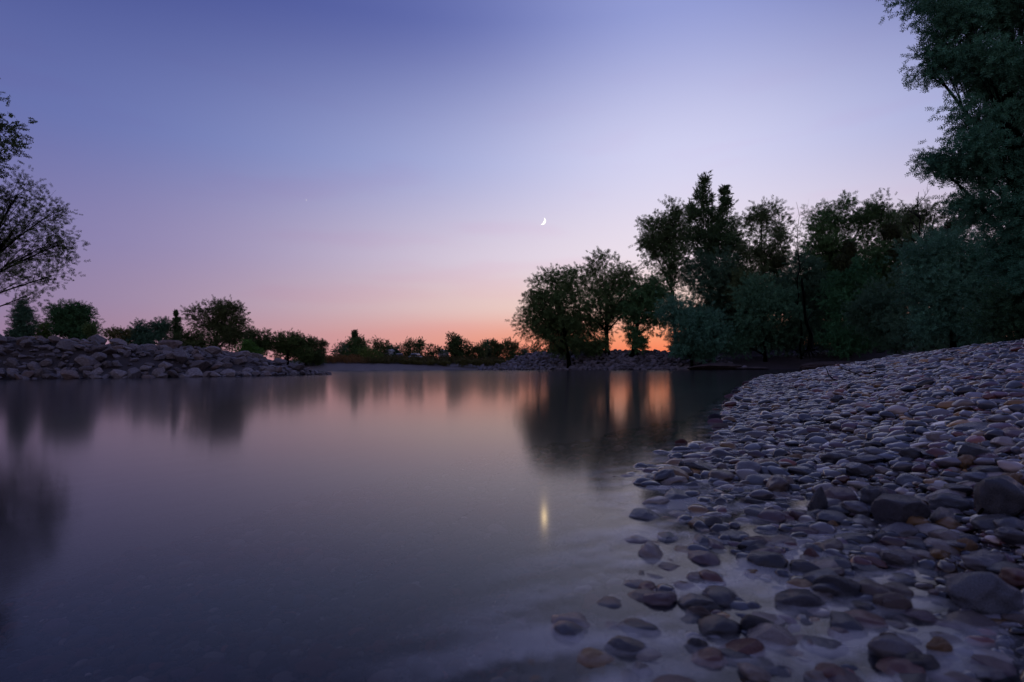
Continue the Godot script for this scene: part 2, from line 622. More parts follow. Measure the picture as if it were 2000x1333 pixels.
func plant_trees() -> void:
	var green := Color(0.085, 0.125, 0.04)
	var leafy := Color(0.08, 0.16, 0.09)
	var teal := Color(0.1, 0.235, 0.145)
	var olive := Color(0.15, 0.14, 0.045)
	# --- on the wooded point, behind the stone slope
	var wood_d := [
		{"called": "willow_tree", "label": "rounded willow standing alone at the outer end of the wooded point", "d": 76.0, "foot": 1112, "r": 0.3, "tint": Color(0.106, 0.172, 0.0575),
			"lobes": [[1042, 628, 33, 36], [1062, 580, 30, 42], [1083, 545, 20, 32], [1090, 610, 36, 48], [1112, 650, 34, 36], [1065, 658, 25, 22], [1105, 565, 24, 34], [1088, 640, 38, 36], [1046, 598, 26, 28], [1126, 610, 22, 40], [1096, 676, 24, 14, 1.4], [1128, 676, 22, 14, 1.4]], "dense": 0.95, "droop": 0.3},
		{"called": "willow_tree", "label": "twin-topped willow with spreading trunks before the orange sky gap", "d": 77.0, "foot": 1186, "r": 0.34, "tint": Color(0.106, 0.172, 0.0575), "bow": -0.3,
			"lobes": [[1140, 545, 30, 36], [1178, 520, 24, 30], [1215, 545, 28, 38], [1165, 590, 36, 40], [1205, 600, 32, 34], [1148, 648, 26, 34, 1.3], [1168, 668, 16, 18, 1.3], [1158, 680, 20, 12, 1.5], [1240, 560, 26, 40], [1190, 565, 32, 38], [1132, 600, 22, 36], [1226, 605, 26, 36], [1180, 628, 28, 24, 0.9]], "dense": 0.9, "droop": 0.3},
		{"called": "willow_tree", "label": "thick-trunked willow between the two orange gaps of sky", "d": 75.0, "foot": 1238, "r": 0.42, "tint": Color(0.0957, 0.203, 0.0754),
			"lobes": [[1246, 605, 28, 34], [1270, 600, 30, 40], [1238, 645, 15, 30, 1.4], [1250, 672, 11, 14, 1.6], [1278, 632, 22, 16], [1262, 568, 28, 34], [1232, 585, 22, 34], [1290, 590, 24, 40]], "dense": 0.9, "droop": 0.3},
		{"called": "willow_shrub", "category": "shrub", "label": "broad grey-green willow shrub overhanging the bank beside the orange gap", "d": 69.0, "foot": 1352, "r": 0.2, "tint": teal,
			"lobes": [[1318, 606, 32, 28], [1350, 612, 42, 34], [1380, 632, 34, 34], [1340, 648, 42, 30], [1370, 664, 38, 24], [1392, 650, 22, 26], [1335, 672, 22, 16], [1325, 684, 20, 10, 1.5], [1360, 684, 36, 12, 1.5], [1390, 680, 22, 14, 1.5]], "dense": 1.25, "droop": 0.35, "up": 0.3},
		{"called": "alder_tree", "label": "slender-trunked tree with loose round crown rising over the willows", "d": 86.0, "foot": 1322, "r": 0.3, "tint": Color(0.0851, 0.14, 0.0538), "lead": 0.9,
			"lobes": [[1285, 440, 30, 38], [1308, 418, 26, 26], [1325, 460, 28, 45], [1278, 490, 26, 30, 0.8], [1318, 520, 30, 38, 0.9], [1298, 560, 34, 36, 0.9], [1300, 480, 32, 40], [1268, 470, 20, 34, 0.8]], "dense": 1.0, "fill": 18},
		{"called": "poplar_tree", "label": "tallest poplar with pointed tops on the wooded point", "d": 92.0, "foot": 1385, "r": 0.4, "tint": Color(0.0679, 0.125, 0.0467), "lead": 0.8, "leaf": "broad", "clump": 8.0, "long": 7.0,
			"lobes": [[1379, 360, 8, 20, 1.0], [1376, 388, 16, 26, 1.0], [1374, 420, 22, 26, 1.1], [1419, 378, 7, 20, 1.0], [1416, 406, 14, 24, 1.0], [1412, 440, 20, 30, 1.1], [1350, 415, 8, 22, 1.1], [1352, 465, 24, 36], [1390, 480, 36, 45], [1425, 480, 26, 40]], "dense": 1.0, "up": 0.6},
		{"called": "alder_tree", "label": "dark bushy tree filling the wood under the tall poplar", "d": 84.0, "foot": 1400, "r": 0.3, "tint": leafy,
			"lobes": [[1372, 540, 44, 46], [1420, 545, 46, 56], [1440, 600, 48, 60], [1400, 600, 40, 50], [1455, 650, 40, 40], [1425, 655, 36, 36]], "dense": 1.4},
		{"called": "willow_tree", "label": "feathery half-bare willow with fine twigs beside the tall poplar", "d": 80.0, "foot": 1492, "r": 0.26, "tint": Color(0.106, 0.156, 0.0646), "lead": 0.8,
			"lobes": [[1468, 425, 30, 34], [1498, 420, 30, 28], [1522, 455, 22, 38], [1490, 475, 40, 40], [1508, 510, 28, 30], [1462, 520, 32, 45], [1500, 550, 44, 34, 1.3], [1520, 520, 26, 40, 1.1], [1455, 570, 34, 40, 1.2]], "dense": 0.95, "fill": 16},
		{"called": "willow_shrub", "category": "shrub", "label": "grey-blue willow thicket below the half-bare willow", "d": 70.0, "foot": 1495, "r": 0.2, "tint": Color(0.0929, 0.21, 0.11),
			"lobes": [[1490, 570, 42, 34], [1520, 600, 40, 36], [1480, 620, 42, 40], [1505, 655, 46, 32], [1450, 668, 40, 24]], "dense": 1.1},
		{"called": "oak_tree", "label": "broad tree with mistletoe standing beside the bare snag", "d": 74.0, "foot": 1640, "r": 0.34, "tint": Color(0.0957, 0.187, 0.0646),
			"lobes": [[1605, 435, 30, 36], [1636, 420, 30, 28], [1650, 398, 18, 22, 0.6], [1672, 425, 28, 30], [1618, 490, 36, 36], [1655, 480, 36, 38], [1695, 460, 26, 36], [1600, 545, 34, 38], [1645, 545, 46, 40], [1585, 500, 26, 30], [1625, 525, 40, 34], [1675, 520, 40, 40], [1695, 425, 24, 24], [1600, 470, 24, 30]], "dense": 1.0},
		{"called": "oak_tree", "label": "wind-combed tree between the mistletoe balls", "d": 71.0, "foot": 1722, "r": 0.3, "tint": Color(0.0893, 0.172, 0.061),
			"lobes": [[1712, 408, 30, 20], [1735, 430, 28, 24], [1700, 500, 36, 36], [1728, 540, 36, 38], [1755, 530, 26, 40], [1690, 560, 36, 34], [1748, 575, 36, 34], [1745, 490, 34, 40], [1765, 450, 26, 34, 0.8]], "dense": 1.0},
		{"called": "willow_tree", "label": "thin open-crowned tree with crooked limbs behind the teal thicket", "d": 60.0, "foot": 1800, "r": 0.26, "tint": Color(0.106, 0.156, 0.0646), "lead": 0.7,
			"lobes": [[1782, 425, 28, 28], [1815, 415, 32, 26], [1850, 410, 34, 26], [1880, 430, 28, 28], [1808, 465, 38, 26], [1850, 460, 36, 26]], "dense": 0.95, "fill": 16},
		{"called": "hazel_shrub", "category": "shrub", "label": "dark undergrowth shrub behind the leaning trunk with bare roots", "d": 72.0, "foot": 1570, "r": 0.14, "tint": leafy,
			"lobes": [[1548, 570, 36, 44], [1590, 580, 38, 50], [1565, 530, 26, 34], [1555, 645, 40, 34], [1600, 655, 38, 30], [1535, 672, 34, 20]], "dense": 1.3},
		{"called": "hazel_shrub", "category": "shrub", "label": "dense green shrub in the middle of the bankside thicket", "d": 67.0, "foot": 1660, "r": 0.14, "tint": Color(0.0743, 0.21, 0.0863),
			"lobes": [[1640, 575, 38, 40], [1685, 585, 38, 40], [1660, 540, 34, 34], [1650, 640, 42, 34], [1690, 655, 40, 30], [1630, 672, 34, 20]], "dense": 1.3},
		{"called": "hazel_shrub", "category": "shrub", "label": "dusky shrub where the thicket meets the pebble beach", "d": 57.0, "foot": 1750, "r": 0.14, "tint": leafy,
			"lobes": [[1735, 590, 40, 44], [1770, 600, 36, 50], [1700, 620, 36, 40], [1740, 655, 44, 28], [1775, 662, 36, 24]], "dense": 1.4},
	]
	wood_d.append_array([
		{"called": "hazel_shrub", "category": "shrub", "label": "deep dark shrub in the shade behind the grey-green willow shrub", "d": 96.0, "foot": 1420, "r": 0.14, "tint": leafy,
			"lobes": [[1395, 640, 40, 36], [1435, 640, 40, 44], [1415, 672, 50, 24]], "dense": 1.5},
		{"called": "hazel_shrub", "category": "shrub", "label": "deep dark shrub in the shade behind the grey-blue thicket", "d": 92.0, "foot": 1510, "r": 0.14, "tint": leafy,
			"lobes": [[1475, 590, 40, 50], [1530, 590, 40, 50], [1500, 650, 60, 40], [1580, 620, 44, 40], [1575, 660, 50, 28]], "dense": 1.5},
		{"called": "hazel_shrub", "category": "shrub", "label": "tall dark shrub shading the ground behind the mistletoe trees", "d": 76.0, "foot": 1660, "r": 0.16, "tint": leafy,
			"lobes": [[1610, 580, 44, 50], [1670, 560, 46, 46], [1720, 580, 46, 50], [1640, 640, 60, 44], [1710, 650, 60, 40]], "dense": 1.4},
		{"called": "hazel_shrub", "category": "shrub", "label": "tall dark shrub hidden behind the teal thicket", "d": 50.0, "foot": 1830, "r": 0.16, "tint": leafy,
			"lobes": [[1790, 560, 44, 60], [1850, 540, 50, 60], [1910, 520, 50, 60], [1820, 630, 60, 40], [1900, 620, 60, 50], [1970, 560, 60, 70], [1800, 655, 50, 28, 1.3], [1870, 655, 60, 28, 1.3]], "dense": 1.4, "clump": 16.0},
	])
	for s in wood_d:
		s.group = "trees and shrubs of the wooded point"
		tree(s)
	# --- right: teal thicket and the great near willow
	tree({"called": "willow_shrub", "category": "shrub", "label": "large teal-green willow thicket at the top of the pebble beach", "d": 36.0, "foot": 1862, "r": 0.2, "tint": teal, "clump": 20.0, "long": 12.0, "fill": 30,
		"lobes": [[1810, 520, 48, 44], [1860, 490, 50, 42], [1905, 500, 48, 48], [1825, 580, 54, 46], [1885, 580, 58, 54], [1935, 560, 40, 60], [1835, 632, 44, 34], [1895, 640, 60, 36], [1945, 640, 44, 40]], "dense": 1.25, "droop": 0.25, "group": "trees and shrubs of the wooded point"})
	tree({"called": "willow_tree", "label": "huge near willow with hanging leafy boughs towering over the beach", "d": 23.0, "foot": 2040, "r": 0.42, "tint": Color(0.0735, 0.204, 0.124), "clump": 27.0, "long": 17.0, "fill": 58, "lead": 0.8, "bow": 0.1,
		"lobes": [[1830, 118, 58, 40], [1842, 60, 54, 40], [1905, 45, 70, 60], [1895, 150, 58, 40, 0.9], [1960, 120, 70, 70], [1900, 235, 46, 40, 0.9], [1965, 235, 60, 60, 0.8], [1890, 300, 44, 40], [1850, 325, 34, 28], [1945, 330, 56, 50], [1925, 395, 44, 34], [1990, 420, 60, 60], [2010, 300, 60, 80], [2040, 160, 80, 110], [2000, 20, 80, 70], [2020, 530, 60, 80], [2070, 420, 70, 120], [1985, 500, 34, 40], [1880, -40, 80, 60], [1980, -60, 90, 70]], "dense": 0.72, "droop": 0.55, "up": 0.1, "limbs": 0.016})
	tree({"called": "hazel_shrub", "category": "shrub", "label": "dark shrub under the hanging boughs of the huge willow", "d": 27.0, "foot": 2000, "r": 0.12, "tint": Color(0.0531, 0.125, 0.061), "clump": 24.0, "long": 14.0, "fill": 34,
		"lobes": [[1985, 580, 44, 50], [1960, 630, 44, 40], [2010, 640, 50, 40], [2040, 560, 60, 80]], "dense": 1.3})
	# --- left bank
	tree({"called": "willow_tree", "label": "open-crowned willow with fanning bare limbs on the rock groyne", "d": 30.0, "foot": -95, "r": 0.32, "tint": Color(0.081, 0.109, 0.0442), "clump": 15.0, "long": 9.0, "fill": 9, "lead": 0.1, "bow": 0.3,
		"lobes": [[44, 384, 42, 40], [92, 410, 34, 46], [20, 430, 50, 50], [112, 480, 36, 42], [60, 480, 50, 44], [100, 540, 40, 30, 0.8], [30, 540, 56, 40, 0.7], [-34, 400, 56, 46], [-20, 500, 60, 60], [60, 575, 46, 22, 0.5], [-60, 430, 60, 80]], "dense": 0.85, "up": 0.4, "limbs": 0.014})
	tree({"called": "poplar_tree", "label": "tall broad-leaved poplar leaning in above the open-crowned willow", "d": 27.0, "foot": -190, "r": 0.34, "tint": Color(0.0688, 0.109, 0.0359), "clump": 20.0, "long": 15.0, "fill": 14, "leaf": "broad", "lead": 0.9,
		"lobes": [[-30, 230, 44, 44], [-34, 275, 46, 30], [-70, 200, 60, 70], [-110, 300, 70, 70], [-120, 180, 80, 80]], "dense": 0.8})
	var left := [
		{"called": "poplar_tree", "label": "narrow dark columnar tree behind the rock groyne", "d": 74.0, "foot": 36, "r": 0.2, "tint": leafy, "lobes": [[36, 605, 11, 22, 1.4], [38, 635, 18, 28, 1.4], [30, 660, 18, 16, 1.4]], "lead": 0.8, "clump": 8.0, "long": 6.0},
		{"called": "maple_tree", "label": "small light green round tree beside the columnar one", "d": 78.0, "foot": 78, "r": 0.14, "tint": Color(0.133, 0.194, 0.0483), "lobes": [[70, 642, 13, 13], [86, 644, 14, 14], [78, 660, 20, 12]], "clump": 7.0, "long": 5.5},
		{"called": "maple_tree", "label": "dense round dark tree rising alone from behind the rocks", "d": 76.0, "foot": 138, "r": 0.26, "tint": Color(0.0607, 0.143, 0.0524), "lobes": [[125, 622, 24, 26, 1.3], [152, 620, 22, 24, 1.3], [138, 608, 20, 16, 1.3], [140, 645, 34, 26, 1.3], [168, 660, 18, 16, 0.8]], "clump": 9.0, "long": 7.0},
		{"called": "birch_tree", "label": "small spiky sparse tree at the dark round tree's side", "d": 72.0, "foot": 180, "r": 0.1, "tint": Color(0.101, 0.156, 0.0483), "lobes": [[178, 650, 8, 18, 0.8], [182, 668, 12, 10, 0.8]], "clump": 6.0, "long": 5.0, "lead": 0.9},
		{"called": "maple_tree", "label": "yellowish open-branched small tree beside the dark round-headed one", "d": 90.0, "foot": 240, "r": 0.16, "tint": olive, "lobes": [[226, 656, 13, 12, 0.8], [248, 658, 14, 16, 1.2], [240, 674, 18, 10]], "clump": 7.0, "long": 5.5},
		{"called": "maple_tree", "label": "dark round-headed tree beside the small spire-topped one", "d": 92.0, "foot": 296, "r": 0.24, "tint": leafy, "lobes": [[284, 652, 20, 22, 1.4], [306, 640, 20, 22, 1.4], [296, 668, 28, 18, 1.4]], "clump": 8.0, "long": 6.0},
		{"called": "spruce_tree", "label": "small dark spruce with pointed spire beside the big airy tree", "d": 92.0, "foot": 343, "r": 0.18, "tint": Color(0.0688, 0.117, 0.0414), "lobes": [[343, 613, 2, 6, 1.2], [343, 623, 5, 6, 1.2], [343, 634, 8, 7, 1.3], [344, 647, 12, 9, 1.4], [343, 662, 16, 10, 1.4], [344, 674, 20, 12, 1.4]], "clump": 5.0, "long": 3.6, "lead": 1.0},
		{"called": "lime_tree", "label": "big airy tree with rounded top, tallest behind the groyne", "d": 90.0, "foot": 418, "r": 0.34, "tint": Color(0.0911, 0.117, 0.0414), "lobes": [[382, 622, 20, 26, 0.8], [412, 604, 24, 22, 0.9], [442, 604, 24, 22, 0.9], [462, 622, 14, 26], [428, 635, 36, 26, 0.8], [452, 655, 24, 30, 1.2], [384, 665, 22, 24, 1.3], [420, 672, 30, 20, 1.2]], "clump": 9.0, "long": 6.5, "fill": 16},
		{"called": "maple_tree", "label": "rounded medium tree standing behind the small bright bush", "d": 96.0, "foot": 505, "r": 0.22, "tint": Color(0.0911, 0.143, 0.0442), "lobes": [[495, 660, 18, 16, 1.2], [515, 664, 16, 18, 1.2], [506, 680, 24, 14, 1.2]], "clump": 7.0, "long": 5.5},
		{"called": "hazel_shrub", "category": "shrub", "label": "small bright green bush in front of the rounded medium tree", "d": 84.0, "foot": 487, "r": 0.08, "tint": Color(0.0885, 0.194, 0.0386), "lobes": [[484, 680, 13, 12, 1.4], [495, 688, 14, 8, 1.4], [476, 690, 12, 8, 1.4]], "clump": 6.0, "long": 5.0},
		{"called": "maple_tree", "label": "wide green tree by the end of the groyne, flat-topped", "d": 98.0, "foot": 562, "r": 0.24, "tint": Color(0.101, 0.156, 0.0442), "lobes": [[548, 668, 16, 17, 1.2], [570, 664, 18, 15, 1.2], [560, 688, 28, 16, 1.3]], "clump": 7.0, "long": 5.5},
		{"called": "maple_tree", "label": "green tree joined to the flat-topped one, nearer the groyne's end", "d": 100.0, "foot": 598, "r": 0.22, "tint": Color(0.0911, 0.143, 0.0414), "lobes": [[592, 670, 16, 16, 1.2], [608, 676, 12, 14, 1.2], [598, 692, 22, 14, 1.3]], "clump": 7.0, "long": 5.5},
		{"called": "birch_tree", "label": "small leaning tree beside the open water at the groyne's end", "d": 100.0, "foot": 622, "r": 0.14, "tint": Color(0.0708, 0.109, 0.0386), "lobes": [[628, 676, 8, 12], [622, 690, 12, 12, 1.2], [614, 702, 16, 8, 1.2]], "clump": 6.0, "long": 5.0},
	]
	for s in left:
		s.group = "trees behind the rock groyne"
		s.dense = s.get("dense", 1.35)
		s.fill = s.get("fill", 20)
		tree(s)
	# --- far shore
	var far := [
		["low dark tree beginning the far row", "maple_tree", 664, 118, [[664, 690, 12, 18]], leafy],
		["bushy far tree with a dark spire peeking over it", "maple_tree", 692, 120, [[684, 678, 14, 18], [704, 676, 14, 16], [694, 694, 26, 18]], Color(0.085, 0.143, 0.0414)],
		["dark spire-topped spruce behind the bushy far tree", "spruce_tree", 693, 128, [[693, 653, 3, 7], [693, 664, 6, 8], [693, 676, 9, 9], [693, 692, 12, 12]], Color(0.0527, 0.0884, 0.0331)],
		["yellow-green low willow leaning to the far water", "willow_tree", 722, 112, [[716, 690, 12, 13], [732, 694, 10, 12], [724, 704, 18, 9]], Color(0.124, 0.182, 0.0423)],
		["upright loose tree beside the bushy far tree", "birch_tree", 741, 126, [[735, 672, 8, 12], [748, 676, 9, 12], [742, 692, 13, 14]], green],
		["low flat tree above the white caravan", "maple_tree", 770, 130, [[764, 682, 9, 9], [778, 684, 10, 9], [770, 696, 16, 9]], leafy],
		["shorter of the twin round trees beside the caravans", "maple_tree", 797, 128, [[797, 674, 10, 10], [797, 690, 12, 14]], Color(0.0729, 0.114, 0.0386)],
		["taller of the twin round trees beside the caravans", "maple_tree", 818, 128, [[818, 670, 10, 10], [818, 686, 12, 15]], Color(0.0729, 0.114, 0.0386)],
		["small open tree with sky showing through its crown", "maple_tree", 846, 130, [[838, 684, 8, 8, 0.7], [854, 682, 9, 10, 0.8], [846, 698, 14, 8]], Color(0.0688, 0.0988, 0.0359)],
		["tallest round far tree with a pale trunk", "lime_tree", 888, 122, [[884, 664, 12, 12, 1.3], [896, 668, 10, 12, 1.3], [886, 685, 18, 16, 1.3], [896, 694, 12, 12]], Color(0.085, 0.13, 0.0442)],
		["slim far birch next to the tallest round tree", "birch_tree", 914, 126, [[912, 680, 9, 12, 0.8], [916, 694, 11, 12]], green],
		["soft grey-green far tree with drooping sides", "willow_tree", 936, 124, [[930, 684, 9, 12], [942, 686, 9, 14], [936, 698, 14, 11]], Color(0.101, 0.145, 0.0497)],
		["pointed dark tree of the far row", "maple_tree", 954, 130, [[950, 676, 8, 12], [956, 692, 14, 14]], leafy],
		["slender two-topped birch over the grassy bank", "birch_tree", 970, 126, [[966, 678, 6, 14], [978, 680, 7, 14], [972, 696, 13, 12]], green],
		["leafy far tree with a full round head", "maple_tree", 996, 128, [[992, 678, 11, 14], [1004, 684, 10, 14], [998, 698, 14, 11]], Color(0.085, 0.125, 0.0414)],
		["low dark tree beside the outer willow", "maple_tree", 1024, 134, [[1020, 688, 11, 12], [1032, 692, 9, 12]], leafy],
		["small round tree against the pink sky under the willow", "maple_tree", 1046, 138, [[1045, 684, 9, 12], [1048, 698, 11, 10]], Color(0.0688, 0.0988, 0.0359)],
		["last small tree of the far row behind the willow's skirts", "maple_tree", 1074, 140, [[1070, 692, 11, 10], [1082, 696, 10, 9]], Color(0.0607, 0.0884, 0.0331)],
	]
	for f in far:
		tree({"called": f[1], "label": f[0], "foot": f[2], "d": float(f[3]), "lobes": f[4], "tint": f[5], "r": 0.2, "clump": 6.0, "long": 4.6, "fill": 18, "dense": 1.45, "lead": 0.9, "leaf": "broad", "group": "trees on the far shore"})
	var bushes := [[640, 707, 10, 5], [735, 706, 12, 7], [750, 710, 12, 5], [790, 708, 12, 5], [815, 709, 12, 4], [840, 708, 12, 5], [866, 710, 12, 4], [905, 708, 13, 5], [930, 709, 12, 4], [952, 708, 12, 5], [975, 709, 12, 5], [1000, 708, 12, 6]]
	var bush_words := ["at the end of the dry grass", "below the yellow-green willow", "in front of the white caravan", "below the small parked car", "under the taller twin tree", "under the small open tree", "by the cream caravan", "under the tallest far tree", "under the drooping grey-green tree", "under the pointed dark tree", "under the two-topped birch", "where the far bank meets the stone slope"]
	for k in bushes.size():
		var b: Array = bushes[k]
		tree({"called": "bramble_bush", "category": "bush", "label": "low olive bush on the far bank " + bush_words[k], "foot": b[0], "d": 109.0 + (b[0] - 640) * 0.012, "lobes": [[b[0] - 4, b[1], b[2] * 0.7, b[3]], [b[0] + 5, b[1] + 1, b[2] * 0.7, b[3] * 0.9]], "tint": olive * 0.8, "r": 0.05, "clump": 4.5, "long": 3.8, "fill": 14, "dense": 1.2, "leaf": "broad", "group": "bushes along the far bank"})
	# --- bare wood
	bare_tree("dead_tree", "leafless grey snag with crooked limbs standing over the thicket", 69.0, 1566, [[1556, 395], [1548, 430], [1575, 415], [1582, 400], [1545, 470], [1590, 470]], 0.13, mats.pale_bark)
	bare_tree("dead_tree", "bare pale-twigged tree top sticking out above the thin open crown", 57.0, 1800, [[1795, 375], [1760, 385], [1778, 400], [1808, 372], [1822, 395], [1770, 420]], 0.18, mats.pale_bark)
	mistletoe(1740, 453, 16, 15, 58.0, "round dark mistletoe ball standing above the others on its branch")
	mistletoe(1768, 490, 26, 20, 58.0, "largest mistletoe clump just below the round one")
	mistletoe(1660, 488, 11, 16, 62.0, "upright oval mistletoe in the middle of the thicket")
	mistletoe(1645, 512, 14, 14, 62.0, "mistletoe clump touching the upright oval one")
	mistletoe(1522, 512, 10, 9, 76.0, "small lone mistletoe in the half-bare willow")
	mistletoe(1866, 444, 17, 15, 54.0, "greenish mistletoe ball beside the huge willow's boughs")

# ---------------------------------------------------------------- ground and water
func lay_ground() -> MeshInstance3D:
	var xs := []
	var ds := []
	var a := 0.55
	var u := -8.6
	while u < 8.6:
		xs.append(sinh(u) * a)
		u += 0.036
	u = -3.2
	while u < 8.4:
		ds.append(sinh(u) * a)
		u += 0.036
	var st := Build.new()
	var nx := xs.size()
	var nd := ds.size()
	var seen := func(x: float, d: float) -> bool: return d > -1.0 and absf(x) < d * 1.15 + 3.0
	for j in nd:
		for i in nx:
			var x: float = xs[i]
			var d: float = ds[j]
			var y := 1.9
			if d < 260.0 and absf(x) < 400.0:
				y = land(x, d) if d < 200.0 else 2.0
			if not seen.call(x, d) and y > 0.0 and d < 0.0:
				y = minf(y, 1.0)
			st.v.append(Vector3(x, y, -d))
			st.c.append(ground_color(x, d, y))
	for j in nd - 1:
		for i in nx - 1:
			var p := j * nx + i
			st.i.append_array(PackedInt32Array([p, p + nx, p + 1, p + 1, p + nx, p + nx + 1]))
	st.n.resize(st.v.size())
	for j in nd:
		for i in nx:
			var l := st.v[j * nx + maxi(i - 1, 0)]
			var r := st.v[j * nx + mini(i + 1, nx - 1)]
			var f := st.v[mini(j + 1, nd - 1) * nx + i]
			var b := st.v[maxi(j - 1, 0) * nx + i]
			var n := (r - l).cross(f - b).normalized()
			st.n[j * nx + i] = n if n.y > 0.0 else -n
	var o := part("ground", st.mesh(true), mats.ground, self)
	o.set_meta("kind", "structure")
	return o

func ground_color(x: float, d: float, y: float) -> Color:
	var spots := 0.5 + 0.5 * blotch.get_noise_2d(x * 3.0, d * 3.0)
	var c := Color(0.07, 0.062, 0.066).lerp(Color(0.04, 0.036, 0.04), spots)
	if y < -0.03:
		return Color(0.07, 0.062, 0.058).lerp(Color(0.04, 0.036, 0.034), spots)
	if d < 48.0 and x > -3.0:
		return c
	if d > 80.0 and x < 60.0 or d > 130.0:
		var s := inside_by(far_edge, Vector2(x, d))
		var bank := Color(0.4, 0.34, 0.3).lerp(Color(0.26, 0.215, 0.2), spots)
		if s > 9.0 + spots * 3.0:
			return Color(0.07, 0.06, 0.028).lerp(Color(0.05, 0.055, 0.025), spots)
		if s > 0.0:
			return bank
	if x < 0.0:
		return Color(0.13, 0.1, 0.095).lerp(Color(0.09, 0.07, 0.065), spots)
	return Color(0.12, 0.09, 0.09).lerp(Color(0.06, 0.048, 0.045), spots)

func lay_water() -> void:
	var m := StandardMaterial3D.new()
	m.transparency = BaseMaterial3D.TRANSPARENCY_ALPHA
	m.albedo_color = Color(0.012, 0.014, 0.02).linear_to_srgb()
	m.albedo_color.a = 0.5
	m.roughness = 0.1
	m.metallic_specular = 0.37
	var sheet := PlaneMesh.new()
	sheet.size = Vector2(2400, 2400)
	var o := part("river_water", sheet, m, self)
	o.position = Vector3(0, 0, -900)
	o.set_meta("kind", "structure")

func lay_foam() -> void:
	# the milky wash that runs in among the stones at the water's edge
	var st := Build.new()
	var wash := FastNoiseLite.new()
	wash.seed = 31
	wash.frequency = 1.0
	wash.fractal_octaves = 4
	wash.domain_warp_enabled = true
	wash.domain_warp_amplitude = 0.3
	wash.domain_warp_frequency = 1.5
	var cells := {}
	var ds := []
	var d := 0.5
	while d < 9.0:
		ds.append(d)
		d += 0.012 + d * 0.012
	var across := 90
	for j in ds.size():
		var edge := 0.0
		for k in beach_edge.size() - 1:
			if beach_edge[k].y <= ds[j] and beach_edge[k + 1].y > ds[j]:
				edge = lerpf(beach_edge[k].x, beach_edge[k + 1].x, (ds[j] - beach_edge[k].y) / (beach_edge[k + 1].y - beach_edge[k].y))
		for i in across:
			var s := lerpf(-0.6 - ds[j] * 0.05, 0.62, float(i) / (across - 1))
			var x := edge + s
			st.v.append(Vector3(x, maxf(0.006, beach_height(x, ds[j]) + 0.006), -ds[j]))
			st.n.append(Vector3.UP)
			var streak := wash.get_noise_2d(x * 2.2 + ds[j] * 1.5, ds[j] * 9.0 - x * 4.0)
			var cover := smoothstep(-0.3, 0.45, streak) * smoothstep(-0.5, -0.12, s) * (1.0 - smoothstep(0.36, 0.56, s))
			st.c.append(Color(1, 1, 1, cover * 0.3 * (1.0 - smoothstep(4.0, 9.0, ds[j]))))
	for j in ds.size() - 1:
		for i in across - 1:
			var p := j * across + i
			st.i.append_array(PackedInt32Array([p, p + across, p + 1, p + 1, p + across, p + across + 1]))
	var m := material(Color.WHITE, 0.3, true)
	m.albedo_color = Color(0.75, 0.75, 0.77).linear_to_srgb()
	m.transparency = BaseMaterial3D.TRANSPARENCY_ALPHA
	var o := part("foam", st.mesh(true), m, self)
	o.set_meta("kind", "stuff")
	tag(o, "milky film of foam washing in among the shore pebbles", "foam")

# ---------------------------------------------------------------- stones
var palette := [Color(0.11, 0.12, 0.15), Color(0.2, 0.19, 0.215), Color(0.06, 0.06, 0.08), Color(0.15, 0.085, 0.11), Color(0.15, 0.1, 0.075), Color(0.36, 0.2, 0.07), Color(0.38, 0.32, 0.29), Color(0.55, 0.52, 0.5), Color(0.21, 0.075, 0.06), Color(0.03, 0.03, 0.04)]
var shares := [0.18, 0.34, 0.5, 0.61, 0.72, 0.78, 0.86, 0.89, 0.94, 1.0]

func pick_color() -> int:
	var f := rng.randf()
	for k in shares.size():
		if f < shares[k]:
			return k
	return 0

func stone_turn(long: float, high: float, wide: float, tilt: float) -> Basis:
	var b := Basis(Vector3.UP, rng.randf() * TAU) * Basis(Vector3.RIGHT, rng.randfn() * tilt) * Basis(Vector3.BACK, rng.randfn() * tilt)
	b = b * Basis.from_scale(Vector3(long, high, wide))
	return b * Basis(Vector3(rng.randfn(), rng.randfn(), rng.randfn()).normalized(), rng.randf() * TAU)

func pebble_size(d: float) -> float:
	# the stones grow coarser away from the quiet corner by the wash
	return 0.019 + 0.0125 * minf(d, 2.4) + 0.0042 * maxf(0.0, d - 2.4)

